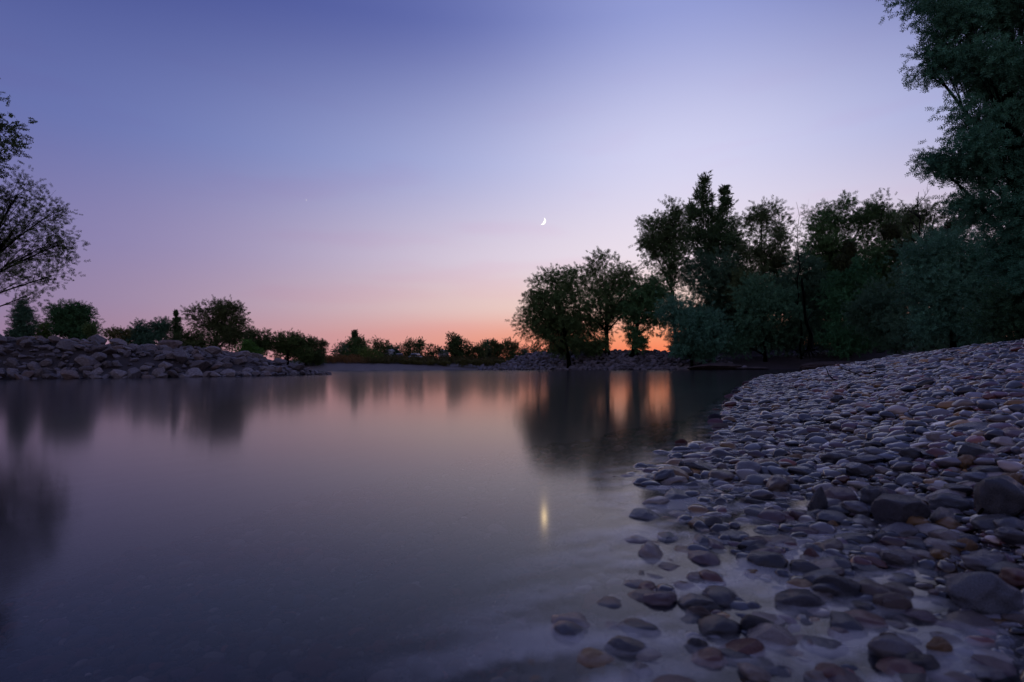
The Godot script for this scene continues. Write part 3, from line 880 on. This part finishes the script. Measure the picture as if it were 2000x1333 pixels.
func lay_pebbles(ground: Node) -> void:
	var shapes := []
	for k in 8:
		shapes.append(pebble_mesh(100 + k, 3, 0.24) if k < 5 else rock_mesh(100 + k, 4, 8, 0.38, true))
	var coarse := pebble_mesh(77, 2, 0.2)
	var dry := []
	for k in palette.size():
		dry.append(grained(material(palette[k], 0.16), mats.speckle, 2.4, mats.relief, 0.12))
		dry[k].albedo_color = (palette[k] * 1.4).linear_to_srgb()
	var wet := []
	for k in palette.size():
		wet.append(grained(material(palette[k], 0.1), mats.speckle, 2.4, mats.relief, 0.08))
		wet[k].albedo_color = (palette[k] * 0.8).linear_to_srgb()
	var river := []
	for k in palette.size():
		river.append(grained(material(palette[k], 0.6), mats.speckle, 2.4))
		river[k].metallic_specular = 0.12
		river[k].albedo_color = (palette[k] * 0.8).linear_to_srgb()
	var all := []      # [apparent size, transform, colour, wet or under water]
	var layers := [[0.76, 1.0, 0.55, 45.0, 0.48], [0.5, 0.42, 0.55, 3.2, 0.35]]
	for layer in layers:
		var d: float = layer[2]
		while d < layer[3]:
			var cell: float = layer[0] * pebble_size(d)
			var edge := 0.0
			for k in beach_edge.size() - 1:
				if beach_edge[k].y <= d and beach_edge[k + 1].y > d:
					edge = lerpf(beach_edge[k].x, beach_edge[k + 1].x, (d - beach_edge[k].y) / (beach_edge[k + 1].y - beach_edge[k].y))
			var x := -0.93 * d - 0.1 if d < 5.5 else edge - 0.5
			while x < d * 0.95 + 0.15:
				var px := x + rng.randf_range(-0.5, 0.5) * cell
				var pd := d + rng.randf_range(-0.5, 0.5) * cell
				x += cell
				var ground_y := beach_height(px, pd)
				if ground_y < -0.5:
					continue
				if ground_y < -0.05 and pd > 3.3 and layer[0] < 0.6:
					continue
				var length: float = layer[1] * pebble_size(pd) * exp(rng.randfn() * layer[4])
				length = clampf(length, 0.008, pebble_size(pd) * 2.4)
				if ground_y < -0.05:
					length *= 0.72
				var high := length * rng.randf_range(0.3, 0.55)
				var wide := length * rng.randf_range(0.6, 0.95)
				var t := Transform3D(stone_turn(length, high, wide, 0.14), Vector3(px, ground_y + high * rng.randf_range(0.1, 0.62), -pd))
				var hue: int = [2, 3, 4, 4, 8, 8, 9, 2, 3, 0, 6, 2, 9, 4][rng.randi() % 14] if ground_y < -0.035 else pick_color()
				all.append([length / pd if absf(px) < pd * 0.9 and pd > 0.7 else 0.0, t, hue, ground_y])
			d += cell
	# lone stones standing in the wash
	for k in 260:
		var d := rng.randf_range(0.75, 3.2)
		var x := 0.0
		for e in beach_edge.size() - 1:
			if beach_edge[e].y <= d and beach_edge[e + 1].y > d:
				x = lerpf(beach_edge[e].x, beach_edge[e + 1].x, (d - beach_edge[e].y) / (beach_edge[e + 1].y - beach_edge[e].y))
		x += rng.randfn() * 0.11 + 0.1
		var length := pebble_size(d) * rng.randf_range(0.6, 1.4)
		var high := length * rng.randf_range(0.45, 0.8)
		var dark: int = [2, 9, 9, 2, 3, 4, 8, 0][rng.randi() % 8]
		all.append([length / d * 0.9, Transform3D(stone_turn(length, high, length * rng.randf_range(0.6, 0.95), 0.25), Vector3(x, beach_height(x, d) + high * 0.3, -d)), dark, 0.0])
	all.sort_custom(func(p, q): return p[0] > q[0])
	var where := []
	var tints := []
	var wet_where := []
	var wet_tints := []
	var deep_where := []
	var deep_tints := []
	var above := 0
	var below := 0
	for s in all:
		var under: bool = s[3] < -0.035
		var damp: bool = s[3] + rng.randfn() * 0.02 < 0.045
		if s[0] > 0.0 and (below < 120 if under else above < 290):
			var o := part("pebble", shapes[rng.randi() % 8], (river if under else wet if damp else dry)[s[2]], ground)
			o.transform = s[1]
			if under:
				below += 1
			else:
				above += 1
			continue
		var c: Color = palette[s[2]] * exp(rng.randfn() * 0.35)
		c.a = 1.0
		if under:
			c = c * 0.8
			c.a = 1.0
			deep_where.append(s[1])
			deep_tints.append(c)
		elif damp:
			wet_where.append(s[1])
			c = c * 0.8
			c.a = 1.0
			wet_tints.append(c)
		else:
			c = c * 1.4
			c.a = 1.0
			where.append(s[1])
			tints.append(c)
	swarm("pebbles", coarse, mats.pebble, where, tints, ground)
	swarm("wet_pebbles", coarse, mats.wet_pebble, wet_where, wet_tints, ground)
	swarm("sunken_pebbles", coarse, mats.sunken, deep_where, deep_tints, ground)

func lay_notable_stones() -> void:
	# px, py of its foot, width and height in px, shape, colour, label; depth of its body follows its width
	var list := [
		[1341, 916, 34, 20, "block", 9, "black block-shaped stone standing in the shallows"],
		[1377, 914, 30, 18, "block", 9, "small black angular stone beside the block-shaped one"],
		[1335, 952, 48, 18, "round", 2, "low dark mound half sunk in the shallows"],
		[1478, 990, 52, 22, "slab", 9, "flat black slab lying on wet gravel"],
		[1606, 1006, 42, 52, "point", 9, "dark upright pointed stone like a small pyramid"],
		[1658, 996, 68, 38, "block", 3, "lumpy purple block behind the pointed stone"],
		[1722, 1000, 62, 42, "round", 2, "dark speckled round stone next to the purple block"],
		[1782, 1040, 98, 58, "block", 2, "big dark hollowed boulder with a curved back"],
		[1876, 1008, 78, 34, "round", 0, "smooth grey oval stone behind the hollowed boulder"],
		[1982, 1022, 96, 76, "round", 9, "big black rounded boulder on the upper beach"],
		[1962, 1044, 84, 26, "slab", 2, "long dark slab leaning against the black rounded boulder"],
		[1862, 1036, 64, 34, "block", 1, "grey faceted lump beside the hollowed boulder"],
		[1541, 957, 28, 24, "round", 6, "cream-coloured round pebble alone on wet gravel"],
		[1686, 958, 26, 22, "block", 7, "small white angular pebble above the purple block"],
		[1632, 1034, 30, 24, "round", 5, "round ochre-pink pebble below the pointed stone"],
		[1585, 1050, 78, 18, "slab", 3, "long pinkish flat pebble at the edge of the wash"],
		[1733, 1068, 40, 28, "round", 0, "bluish-grey domed pebble in front of the hollowed boulder"],
		[1898, 1090, 48, 30, "round", 5, "ochre oval stone among dark pebbles"],
		[1950, 1126, 84, 34, "round", 1, "long light grey oval stone below the ochre one"],
		[1962, 1208, 140, 72, "round", 0, "large smooth blue-grey boulder by the wash"],
		[1760, 1200, 72, 44, "round", 4, "rounded grey-brown stone at the wash's upper edge"],
		[1660, 1166, 98, 36, "slab", 9, "tilted black slab on top of smaller pebbles"],
		[1575, 1192, 100, 46, "round", 2, "broad low grey stone washed by foam"],
		[1495, 1238, 66, 38, "block", 9, "black knobbly stone standing in the foam"],
		[1370, 1208, 48, 28, "round", 4, "brown rounded stone far out in the foam"],
		[1366, 1274, 50, 34, "round", 9, "black rounded stone behind the reddish slab"],
		[1462, 1292, 96, 42, "slab", 8, "dark reddish slab lying in the foam"],
		[1530, 1110, 30, 22, "round", 5, "small ochre pebble on the inner side of the wash"],
		[1476, 1128, 38, 24, "round", 5, "yellow-ochre pebble half covered by the wash"],
		[1592, 1096, 40, 32, "block", 8, "reddish-black angular stone near the long pink pebble"],
		[1396, 1034, 38, 26, "block", 9, "dark angular stone with a shiny top in the shallows"],
		[1397, 1052, 34, 18, "round", 2, "grey domed stone just below the shiny angular one"],
		[1482, 1072, 48, 24, "round", 3, "pinkish domed stone in the thin wash"],
		[1850, 1284, 54, 40, "round", 5, "yellow-brown lumpy stone at the edge of the pool"],
		[1812, 1322, 80, 42, "round", 9, "black oval stone tilted in the wash pool"],
		[1746, 1260, 50, 28, "round", 4, "pale tan stone under the thin wash"],
		[1556, 908, 38, 22, "block", 5, "ochre lumpy stone with a small pebble against it"],
		[1840, 868, 38, 20, "round", 6, "pale yellow egg-shaped pebble on the middle beach"],
		[1872, 873, 30, 14, "round", 5, "orange flat pebble beside the pale yellow one"],
		[1918, 908, 62, 34, "block", 9, "dark rough stone behind the ochre oval on the beach"],
		[1898, 918, 44, 24, "round", 5, "ochre oval stone in front of the dark rough one"],
		[1935, 852, 92, 22, "slab", 1, "long grey flat stone high on the beach"],
		[1990, 956, 42, 28, "round", 5, "ochre round stone above the black rounded boulder"],
		[1640, 792, 26, 18, "block", 9, "dark brown lump of rock far up the beach"],
	]
	for k in list.size():
		var s: Array = list[k]
		var foot := on_land(s[0], s[1])
		var d := -foot.z
		var wide: float = s[2] * d / LENS
		var high: float = s[3] * d / LENS * 1.25
		var mesh: Mesh
		match s[4]:
			"round": mesh = pebble_mesh(300 + k, 4, 0.26)
			"slab": mesh = rock_mesh(300 + k, 4, 12, 0.3, true)
			"block": mesh = rock_mesh(300 + k, 4, 9, 0.22, true)
			"point": mesh = rock_mesh(300 + k, 4, 9, 0.1, true)
		if s[4] == "point":
			mesh = pyramid_stone()
		var m: StandardMaterial3D = grained(material(palette[s[5]], 0.2), mats.speckle, 2.2, mats.relief, 0.25)
		m.albedo_color = (palette[s[5]] * 0.9 + Color(0.012, 0.012, 0.014)).linear_to_srgb()
		var o := part(numbered("stone"), mesh, m, self)
		var box := mesh.get_aabb()
		var turn := rng.randf_range(-0.35, 0.35)
		o.basis = Basis(Vector3.UP, turn) * Basis(Vector3.BACK, rng.randfn() * 0.08) * Basis.from_scale(Vector3(wide / box.size.x, high / box.size.y, wide * rng.randf_range(0.6, 0.8) / box.size.z))
		o.position = Vector3(foot.x, maxf(land(foot.x, d), -0.02) + high * 0.36, foot.z - wide * 0.3)
		tag(o, s[6], "stone", "notable stones on the shore")

func pyramid_stone() -> ArrayMesh:
	var s := sphere_points(4)
	var n := FastNoiseLite.new()
	n.seed = 9
	n.frequency = 1.2
	var points := []
	for p: Vector3 in s[0]:
		var t := (p.y + 1.0) / 2.0
		var q := Vector3(p.x * (1.0 - 0.82 * t) + 0.12 * t, p.y, p.z * (1.0 - 0.75 * t))
		var c := Vector3(signf(q.x) * pow(absf(q.x), 0.8), q.y, signf(q.z) * pow(absf(q.z), 0.8))
		points.append(c * (1.0 + 0.12 * n.get_noise_3dv(p)) * 0.5)
	return solid(points, s[1])

func lay_groyne(called: String, label: String, edge: PackedVector2Array, spots: Array, material_list: Array, size: float, most: int, seed_: int, squash: float) -> void:
	# spots: [x, d, size factor]; the largest showing become single stones, the others one heap of rubble
	var root := Node3D.new()
	root.name = numbered(called)
	add_child(root)
	tag(root, label, "embankment")
	rng.seed = seed_
	var shapes := []
	for k in 7:
		shapes.append(rock_mesh(seed_ + k, 3, 13, 0.0))
	var all := []
	for s in spots:
		var long: float = size * s[2]
		var high := long * rng.randf_range(0.28, 0.55) * squash
		var wide := long * rng.randf_range(0.55, 0.9)
		var y := land(s[0], s[1])
		var b := Basis(Vector3.UP, rng.randf() * TAU) * Basis(Vector3.RIGHT, rng.randfn() * 0.35) * Basis(Vector3.BACK, rng.randfn() * 0.35) * Basis.from_scale(Vector3(long, high, wide)) * Basis(Vector3.UP, rng.randf() * TAU)
		all.append([long / s[1], Transform3D(b, Vector3(s[0], y + high * rng.randf_range(0.15, 0.5), -s[1]))])
	all.sort_custom(func(p, q): return p[0] > q[0])
	var where := []
	var tints := []
	for k in all.size():
		if k < most:
			part("stone", shapes[rng.randi() % 7], material_list[rng.randi() % material_list.size()], root).transform = all[k][1]
		else:
			where.append(all[k][1])
			var c: Color = Color(0.21, 0.195, 0.21) * rng.randf_range(0.6, 1.3)
			c.a = 1.0
			tints.append(c)
	if where:
		swarm("rubble", shapes[0], mats.rubble, where, tints, root)

func rock_spots() -> void:
	var stone := []
	for c in [Color(0.26, 0.23, 0.225), Color(0.33, 0.3, 0.3), Color(0.16, 0.14, 0.14), Color(0.26, 0.2, 0.175), Color(0.22, 0.205, 0.215)]:
		var m: StandardMaterial3D = grained(material(c, 0.75), mats.stone_grain, 0.9, mats.relief, 1.5)
		m.albedo_color = c.linear_to_srgb()
		stone.append(m)
	# left groyne: rows of blocks up its face, thinner where gravel has slid down
	rng.seed = 11
	var spots := []
	for k in 8000:
		var x := rng.randf_range(-34.0, -11.6)
		var d := rng.randf_range(23.5, 42.0)
		var s := inside_by(groyne_edge, Vector2(x, d))
		if s < -0.25 or s > 5.2:
			continue
		var big := exp(rng.randfn() * 0.4) * 0.8
		var slide := smoothstep(0.6, 1.0, s) * (1.0 - smoothstep(2.0, 2.9, s)) * (smoothstep(-20.6, -20.0, x) * (1.0 - smoothstep(-17.8, -17.2, x)) + smoothstep(-16.6, -16.2, x) * (1.0 - smoothstep(-15.4, -15.0, x)))
		if rng.randf() < slide * 0.93:
			continue
		var near := false
		for p in spots:
			if Vector2(p[0] - x, p[1] - d).length() < 0.22 * (big + p[2]) * 0.8:
				near = true
				break
		if not near:
			spots.append([x, d, big])
	for k in 900:
		var x := rng.randf_range(-30.0, -11.6)
		var d := rng.randf_range(23.5, 40.0)
		var s := inside_by(groyne_edge, Vector2(x, d))
		if s > -0.1 and s < 4.0:
			spots.append([x, d, rng.randf_range(0.1, 0.32)])
	lay_groyne("rock_groyne", "long bank of broken stone blocks running into the river before the left trees".replace("left ", ""), groyne_edge, spots, stone, 0.62, 300, 500, 1.2)
	# the point: a slope of smaller stones
	rng.seed = 12
	spots = []
	var grid := {}
	for k in 14000:
		var x := rng.randf_range(-6.0, 27.0)
		var d := rng.randf_range(64.0, 92.0)
		var s := inside_by(point_edge, Vector2(x, d))
		if s < -0.3 or s > 8.0 or rng.randf() < smoothstep(15.0, 24.0, x) * 0.8:
			continue
		var key := Vector2i(int(x / 0.42 + 100), int(d / 0.42))
		if grid.has(key):
			continue
		grid[key] = true
		spots.append([x, d, rng.randf_range(0.7, 1.5)])
	var grey := []
	for c in [Color(0.25, 0.235, 0.26), Color(0.3, 0.28, 0.31), Color(0.19, 0.18, 0.205)]:
		var m: StandardMaterial3D = grained(material(c, 0.7), mats.stone_grain, 0.9)
		m.albedo_color = c.linear_to_srgb()
		grey.append(m)
	lay_groyne("stone_slope", "grey slope of tipped stones below the willows on the wooded point", point_edge, spots, grey, 0.62, 300, 600, 1.1)

# ---------------------------------------------------------------- driftwood, roots, banks
func lay_driftwood() -> void:
	var foot := on_land(1690, 742)
	var d := -foot.z
	var k := d / LENS
	var root := thing("driftwood", "forked dark driftwood branch with two pale upturned ends on the pebbles", "driftwood", foot)
	var p := func(px: float, py: float, dz: float) -> Vector3: return at(px, py, d + dz) - foot
	var st := Build.new()
	st.tube([p.call(1712, 728, 0.0), p.call(1702, 733, 0.0), p.call(1690, 740, 0.05), p.call(1676, 744, 0.1)], [5.0 * k, 5.5 * k, 3.5 * k, 2.2 * k], 8, 0.2, rng)
	part("stump", st.mesh(), mats.bark, root)
	st = Build.new()
	st.tube([p.call(1680, 743, 0.1), p.call(1660, 745, 0.1), p.call(1640, 745, 0.0), p.call(1627, 741, 0.0), p.call(1619, 733, 0.0)], [2.2 * k, 1.7 * k, 1.5 * k, 1.3 * k, 1.0 * k], 6, 0.12, rng)
	part("branch", st.mesh(), mats.bark, root)
	st = Build.new()
	st.tube([p.call(1619, 733, 0.0), p.call(1615, 722, 0.0), p.call(1607, 711, 0.0)], [1.0 * k, 0.8 * k, 0.5 * k], 5)
	part("bare_tip", st.mesh(), mats.pale_bark, root)
	st = Build.new()
	st.tube([p.call(1684, 735, 0.2), p.call(1665, 727, 0.4), p.call(1645, 720, 0.4), p.call(1630, 706, 0.4)], [1.3 * k, 1.0 * k, 0.8 * k, 0.5 * k], 5, 0.1, rng)
	part("branch", st.mesh(), mats.pale_bark, root)

func lay_stick() -> void:
	var foot := on_land(1905, 1030)
	var d := -foot.z
	var k := d / LENS
	var root := thing("stick", "short pale brown stick propped up between the boulders", "stick", foot)
	var st := Build.new()
	st.tube([Vector3(0, -3, 0) * k, Vector3(6, 12, 0) * k, Vector3(14, 26, -3) * k, Vector3(20, 33, -4) * k], [3.4 * k, 3.8 * k, 3.2 * k, 2.0 * k], 7, 0.12, rng)
	part("stem", st.mesh(), mats.dead_wood, root)

func grow_rooted_tree() -> void:
	var d := 64.3
	var k := d / LENS
	var spot := at(1582, 700, d)
	var base := Vector3(spot.x, land(spot.x, d), -d)
	var root := thing("leaning_tree", "crooked pale-barked trunk with bare roots gripping the washed-out bank", "tree", base)
	var p := func(px: float, py: float, dz: float) -> Vector3: return at(px, py, d + dz) - base
	var st := Build.new()
	st.tube([p.call(1581, 686, 0.0), p.call(1583, 670, 0.0), p.call(1584, 655, 0.1), p.call(1579, 640, 0.2), p.call(1574, 626, 0.2), p.call(1572, 605, 0.3), p.call(1570, 575, 0.4), p.call(1566, 545, 0.6)], [5.5 * k, 4.2 * k, 3.6 * k, 3.2 * k, 2.9 * k, 2.6 * k, 2.2 * k, 1.5 * k], 8, 0.12, rng)
	part("trunk", st.mesh(), mats.pale_bark, root)
	st = Build.new()
	st.tube([p.call(1574, 634, 0.2), p.call(1582, 620, 0.0), p.call(1587, 608, -0.2)], [1.6 * k, 1.1 * k, 0.6 * k], 5)
	part("limb", st.mesh(), mats.pale_bark, root)
	for e in [[1566, 697, -0.6], [1573, 700, -1.0], [1582, 701, -1.2], [1590, 698, -0.6], [1600, 694, 0.2], [1602, 686, 0.6], [1562, 692, 0.4]]:
		st = Build.new()
		var a: Vector3 = p.call(1582, 684, 0.0)
		var b: Vector3 = p.call(e[0], e[1], e[2])
		st.tube(curve(a, b, Vector3((b.x - a.x) * 0.2, 2.5 * k, 0), 5), tapered(2.2 * k, 0.6 * k, 5), 5, 0.15, rng)
		part("root", st.mesh(), mats.pale_bark, root)

func lay_ledges() -> void:
	# undercut shelves of soil and matted roots along the bank
	var list := [[1400, 697, 105, 15, 67.5, "dark earth shelf under the grey-green willow shrub"], [1625, 703, 140, 14, 63.5, "long undercut earth shelf below the bare-rooted trunk"], [1725, 707, 110, 10, 53.0, "low earth shelf next to the pebble beach"], [1470, 714, 60, 6, 65.5, "thin mud shelf at the edge of the dark water"]]
	for k in list.size():
		var s: Array = list[k]
		var d: float = s[4]
		var scale := d / LENS
		var mesh := rock_mesh(900 + k, 4, 10, 0.45, true)
		var box := mesh.get_aabb()
		var spot := at(s[0], s[1], d)
		var o := part(numbered("earth_shelf"), mesh, mats.soil, self)
		o.basis = Basis.from_scale(Vector3(s[2] * scale / box.size.x, s[3] * scale * 1.3 / box.size.y, 4.5 / box.size.z))
		o.position = Vector3(spot.x, maxf(land(spot.x, d) + s[3] * scale * 0.15, s[3] * scale * 0.3), -d)
		tag(o, s[5], "bank", "earth shelves along the bank")

func lay_grass() -> void:
	rng.seed = 21
	var where := []
	var tints := []
	for k in 9000:
		var x := rng.randf_range(-38.0, 12.0)
		var d := rng.randf_range(96.0, 128.0)
		var s := inside_by(far_edge, Vector2(x, d))
		if s < 8.0 + rng.randf() * 3.0 or s > 17.0:
			continue
		var dry := smoothstep(-26.0, -30.0, x) + 0.25 * rng.randf()
		var c := Color(0.075, 0.075, 0.032).lerp(Color(0.2, 0.11, 0.045), clampf(dry, 0, 1)) * rng.randf_range(0.7, 1.3)
		c.a = 1.0
		where.append(Transform3D((Basis(Vector3.UP, rng.randf() * TAU) * Basis(Vector3.RIGHT, rng.randfn() * 0.3)).scaled_local(Vector3.ONE * rng.randf_range(0.5, 1.0)), Vector3(x, land(x, d) - 0.05, -d)))
		tints.append(c)
	var o := swarm("grass", sprigs["tuft"], mats.leaf, where, tints, self)
	tag(o, "dry and olive grass along the top of the far bank", "grass")

# ---------------------------------------------------------------- vehicles on the far shore
func parked(kind: String, label: String, px: float, py: float, d: float, body: Color, turn: float) -> void:
	var spot := at(px, py, d)
	var root := thing(kind, label, kind, Vector3(spot.x, land(spot.x, d), -d), "vehicles parked behind the far bank")
	root.rotation.y = turn
	var paint := material(body, 0.35)
	var glass := material(Color(0.03, 0.035, 0.045), 0.1)
	var rubber := material(Color(0.03, 0.03, 0.03), 0.8)
	var st := Build.new()
	if kind == "caravan":
		st.box(Vector3(-2.2, 0.45, -1.05), Vector3(2.2, 2.5, 1.05), 0.28)
		part("body", st.mesh(), paint, root)
		for w in [[-1.5, -0.5], [0.2, 1.4]]:
			st = Build.new()
			st.box(Vector3(w[0], 1.35, 1.0), Vector3(w[1], 1.95, 1.07), 0.02)
			part("window", st.mesh(), glass, root)
		st = Build.new()
		st.tube([Vector3(2.15, 0.5, 0), Vector3(3.2, 0.5, 0)], [0.05, 0.05], 6)
		part("drawbar", st.mesh(), rubber, root)
		for z in [-0.9, 0.9]:
			wheel(root, Vector3(0, 0.33, z), 0.33, rubber)
	else:
		st.box(Vector3(-2.1, 0.35, -0.85), Vector3(2.1, 0.9, 0.85), 0.15)
		part("body", st.mesh(), paint, root)
		st = Build.new()
		st.box(Vector3(-1.3, 0.85, -0.75), Vector3(0.9, 1.42, 0.75), 0.22)
		part("cabin", st.mesh(), glass, root)
		st = Build.new()
		st.box(Vector3(-1.05, 1.38, -0.6), Vector3(0.6, 1.46, 0.6), 0.03)
		part("roof", st.mesh(), paint, root)
		for x in [-1.3, 1.3]:
			for z in [-0.78, 0.78]:
				wheel(root, Vector3(x, 0.31, z), 0.31, rubber)

func wheel(root: Node, where: Vector3, r: float, m: Material) -> void:
	var c := CylinderMesh.new()
	c.top_radius = r
	c.bottom_radius = r
	c.height = 0.2
	c.radial_segments = 16
	var o := part("wheel", c, m, root)
	o.position = where
	o.rotation.x = PI / 2

# ---------------------------------------------------------------- moon
func hang_moon() -> Vector3:
	var towards := ray(1059, 432).normalized()
	var far := 450.0
	var radius := 7.0 / LENS * far
	var st := Build.new()
	# the lit part of a ball, seen from the side: from limb to terminator, convex towards the sunset
	var long := 24
	var wide := 8
	for a in long + 1:
		var th := PI * a / long
		for b in wide + 1:
			var ph := lerpf(PI * 0.5, PI * 0.5 - PI * 0.36, float(b) / wide)
			var q := Vector3(sin(th) * sin(ph), cos(th), sin(th) * cos(ph))
			st.v.append(q * radius)
			st.n.append(q)
	for a in long:
		for b in wide:
			var p := a * (wide + 1) + b
			st.i.append_array(PackedInt32Array([p, p + 1, p + wide + 1, p + 1, p + wide + 2, p + wide + 1]))
	var glow := StandardMaterial3D.new()
	glow.albedo_color = Color(0.1, 0.1, 0.1)
	glow.emission_enabled = true
	glow.emission = Color(1.0, 0.96, 0.88)
	glow.emission_energy_multiplier = 1.8
	var o := part("moon", st.mesh(), glow, self)
	o.basis = Basis.looking_at(towards) * Basis(Vector3.BACK, deg_to_rad(-28.0))
	o.position = cam.position + towards * far
	tag(o, "bright crescent moon hanging in the clear evening sky", "moon")
	var ball := SphereMesh.new()
	ball.radius = 0.45 / LENS * far
	ball.height = ball.radius * 2.0
	var s := part("star", ball, glow, self)
	s.position = cam.position + ray(598, 391).normalized() * far
	tag(s, "single tiny evening star in the blue sky", "star")
	return towards

# ---------------------------------------------------------------- all of it
func _ready() -> void:
	cam = Camera3D.new()
	cam.name = "camera"
	add_child(cam)
	cam.position = Vector3(0, 0.4, 0)
	cam.basis = Basis(Vector3.RIGHT, deg_to_rad(2.66)) * Basis(Vector3.BACK, deg_to_rad(-0.35))
	cam.fov = rad_to_deg(2.0 * atan(666.5 / LENS))
	cam.near = 0.05
	cam.far = 4000.0
	var lens := CameraAttributesPhysical.new()
	lens.frustum_focal_length = 20.0
	lens.frustum_focus_distance = 12.0
	lens.exposure_aperture = 5.6
	cam.attributes = lens
	cam.current = true

	var env := Environment.new()
	env.background_mode = Environment.BG_SKY
	env.sky = Sky.new()
	env.sky.sky_material = make_sky()
	env.background_energy_multiplier = 1.0
	env.tonemap_mode = Environment.TONE_MAPPER_LINEAR
	env.tonemap_exposure = 1.05
	env.sdfgi_enabled = true
	env.ssao_enabled = true
	env.ssil_enabled = true
	var world := WorldEnvironment.new()
	world.name = "world"
	world.environment = env
	add_child(world)

	var moonlight := DirectionalLight3D.new()
	moonlight.name = "moonlight"
	moonlight.light_color = Color(1.0, 0.86, 0.62)
	moonlight.light_energy = 0.0005
	moonlight.light_angular_distance = 0.5
	moonlight.shadow_enabled = true
	add_child(moonlight)
	moonlight.basis = Basis.looking_at(-ray(1059, 432).normalized())

	bump.seed = 3
	bump.frequency = 0.25
	bump.fractal_octaves = 3
	blotch.seed = 4
	blotch.frequency = 0.12
	blotch.fractal_octaves = 4
	mats.speckle = noise_texture(512, 0.03, 6, 1, Color(0.38, 0.36, 0.36), Color(1, 1, 1))
	mats.stone_grain = noise_texture(512, 0.012, 5, 2, Color(0.55, 0.52, 0.5), Color(1, 1, 1))
	mats.relief = noise_texture(512, 0.03, 5, 3, Color.BLACK, Color.WHITE)
	mats.gravel = noise_texture(512, 0.05, 3, 4, Color(0.35, 0.33, 0.33), Color(1, 1, 1), FastNoiseLite.TYPE_CELLULAR)
	mats.ground = grained(material(Color.WHITE, 0.8, true), mats.gravel, 2.0, mats.relief, 3.0, true)
	mats.pebble = grained(material(Color.WHITE, 0.16, true), mats.speckle, 2.4)
	mats.wet_pebble = grained(material(Color.WHITE, 0.1, true), mats.speckle, 3.0)
	mats.sunken = grained(material(Color.WHITE, 0.6, true), mats.speckle, 2.4)   # under water a stone hardly glosses
	mats.sunken.metallic_specular = 0.12
	mats.rubble = grained(material(Color.WHITE, 0.75, true), mats.stone_grain, 1.5)
	mats.soil = grained(material(Color(0.09, 0.065, 0.06), 0.9), mats.stone_grain, 0.8, mats.relief, 6.0)
	mats.soil.albedo_color = Color(0.1, 0.075, 0.07).linear_to_srgb()
	mats.bark = grained(material(Color(0.05, 0.042, 0.036), 0.9), mats.stone_grain, 1.5)
	mats.bark.albedo_color = Color(0.055, 0.046, 0.04).linear_to_srgb()
	mats.pale_bark = grained(material(Color(0.34, 0.31, 0.31), 0.85), mats.stone_grain, 1.5)
	mats.pale_bark.albedo_color = Color(0.34, 0.31, 0.31).linear_to_srgb()
	mats.dead_wood = grained(material(Color(0.22, 0.15, 0.1), 0.7), mats.stone_grain, 6.0)
	mats.dead_wood.albedo_color = Color(0.22, 0.15, 0.1).linear_to_srgb()
	mats.leaf = material(Color.WHITE, 0.45, true)
	mats.leaf.metallic_specular = 0.2
	mats.leaf.backlight_enabled = true
	mats.leaf.backlight = Color(0.5, 0.55, 0.35)
	sprig("willow", 26, 0.34, 0.13, 0.9, 41)
	sprig("broad", 20, 0.26, 0.34, 1.1, 42)
	sprig("tuft", 14, 0.9, 0.05, 0.35, 43)

	var ground := lay_ground()
	lay_water()
	lay_pebbles(ground)
	rock_spots()
	lay_ledges()
	plant_trees()
	grow_rooted_tree()
	lay_notable_stones()
	lay_driftwood()
	lay_stick()
	lay_grass()
	lay_foam()
	parked("caravan", "white caravan parked among the far trees", 765, 705, 130.0, Color(0.6, 0.6, 0.62), 1.35)
	parked("car", "small pale car next to the white caravan", 780, 706, 121.0, Color(0.5, 0.52, 0.56), 1.7)
	parked("car", "white car parked under the twin round trees", 812, 706, 122.0, Color(0.7, 0.7, 0.72), 1.3)
	parked("caravan", "cream caravan half hidden near the tallest far tree", 866, 706, 134.0, Color(0.45, 0.41, 0.38), 1.8)
	hang_moon()
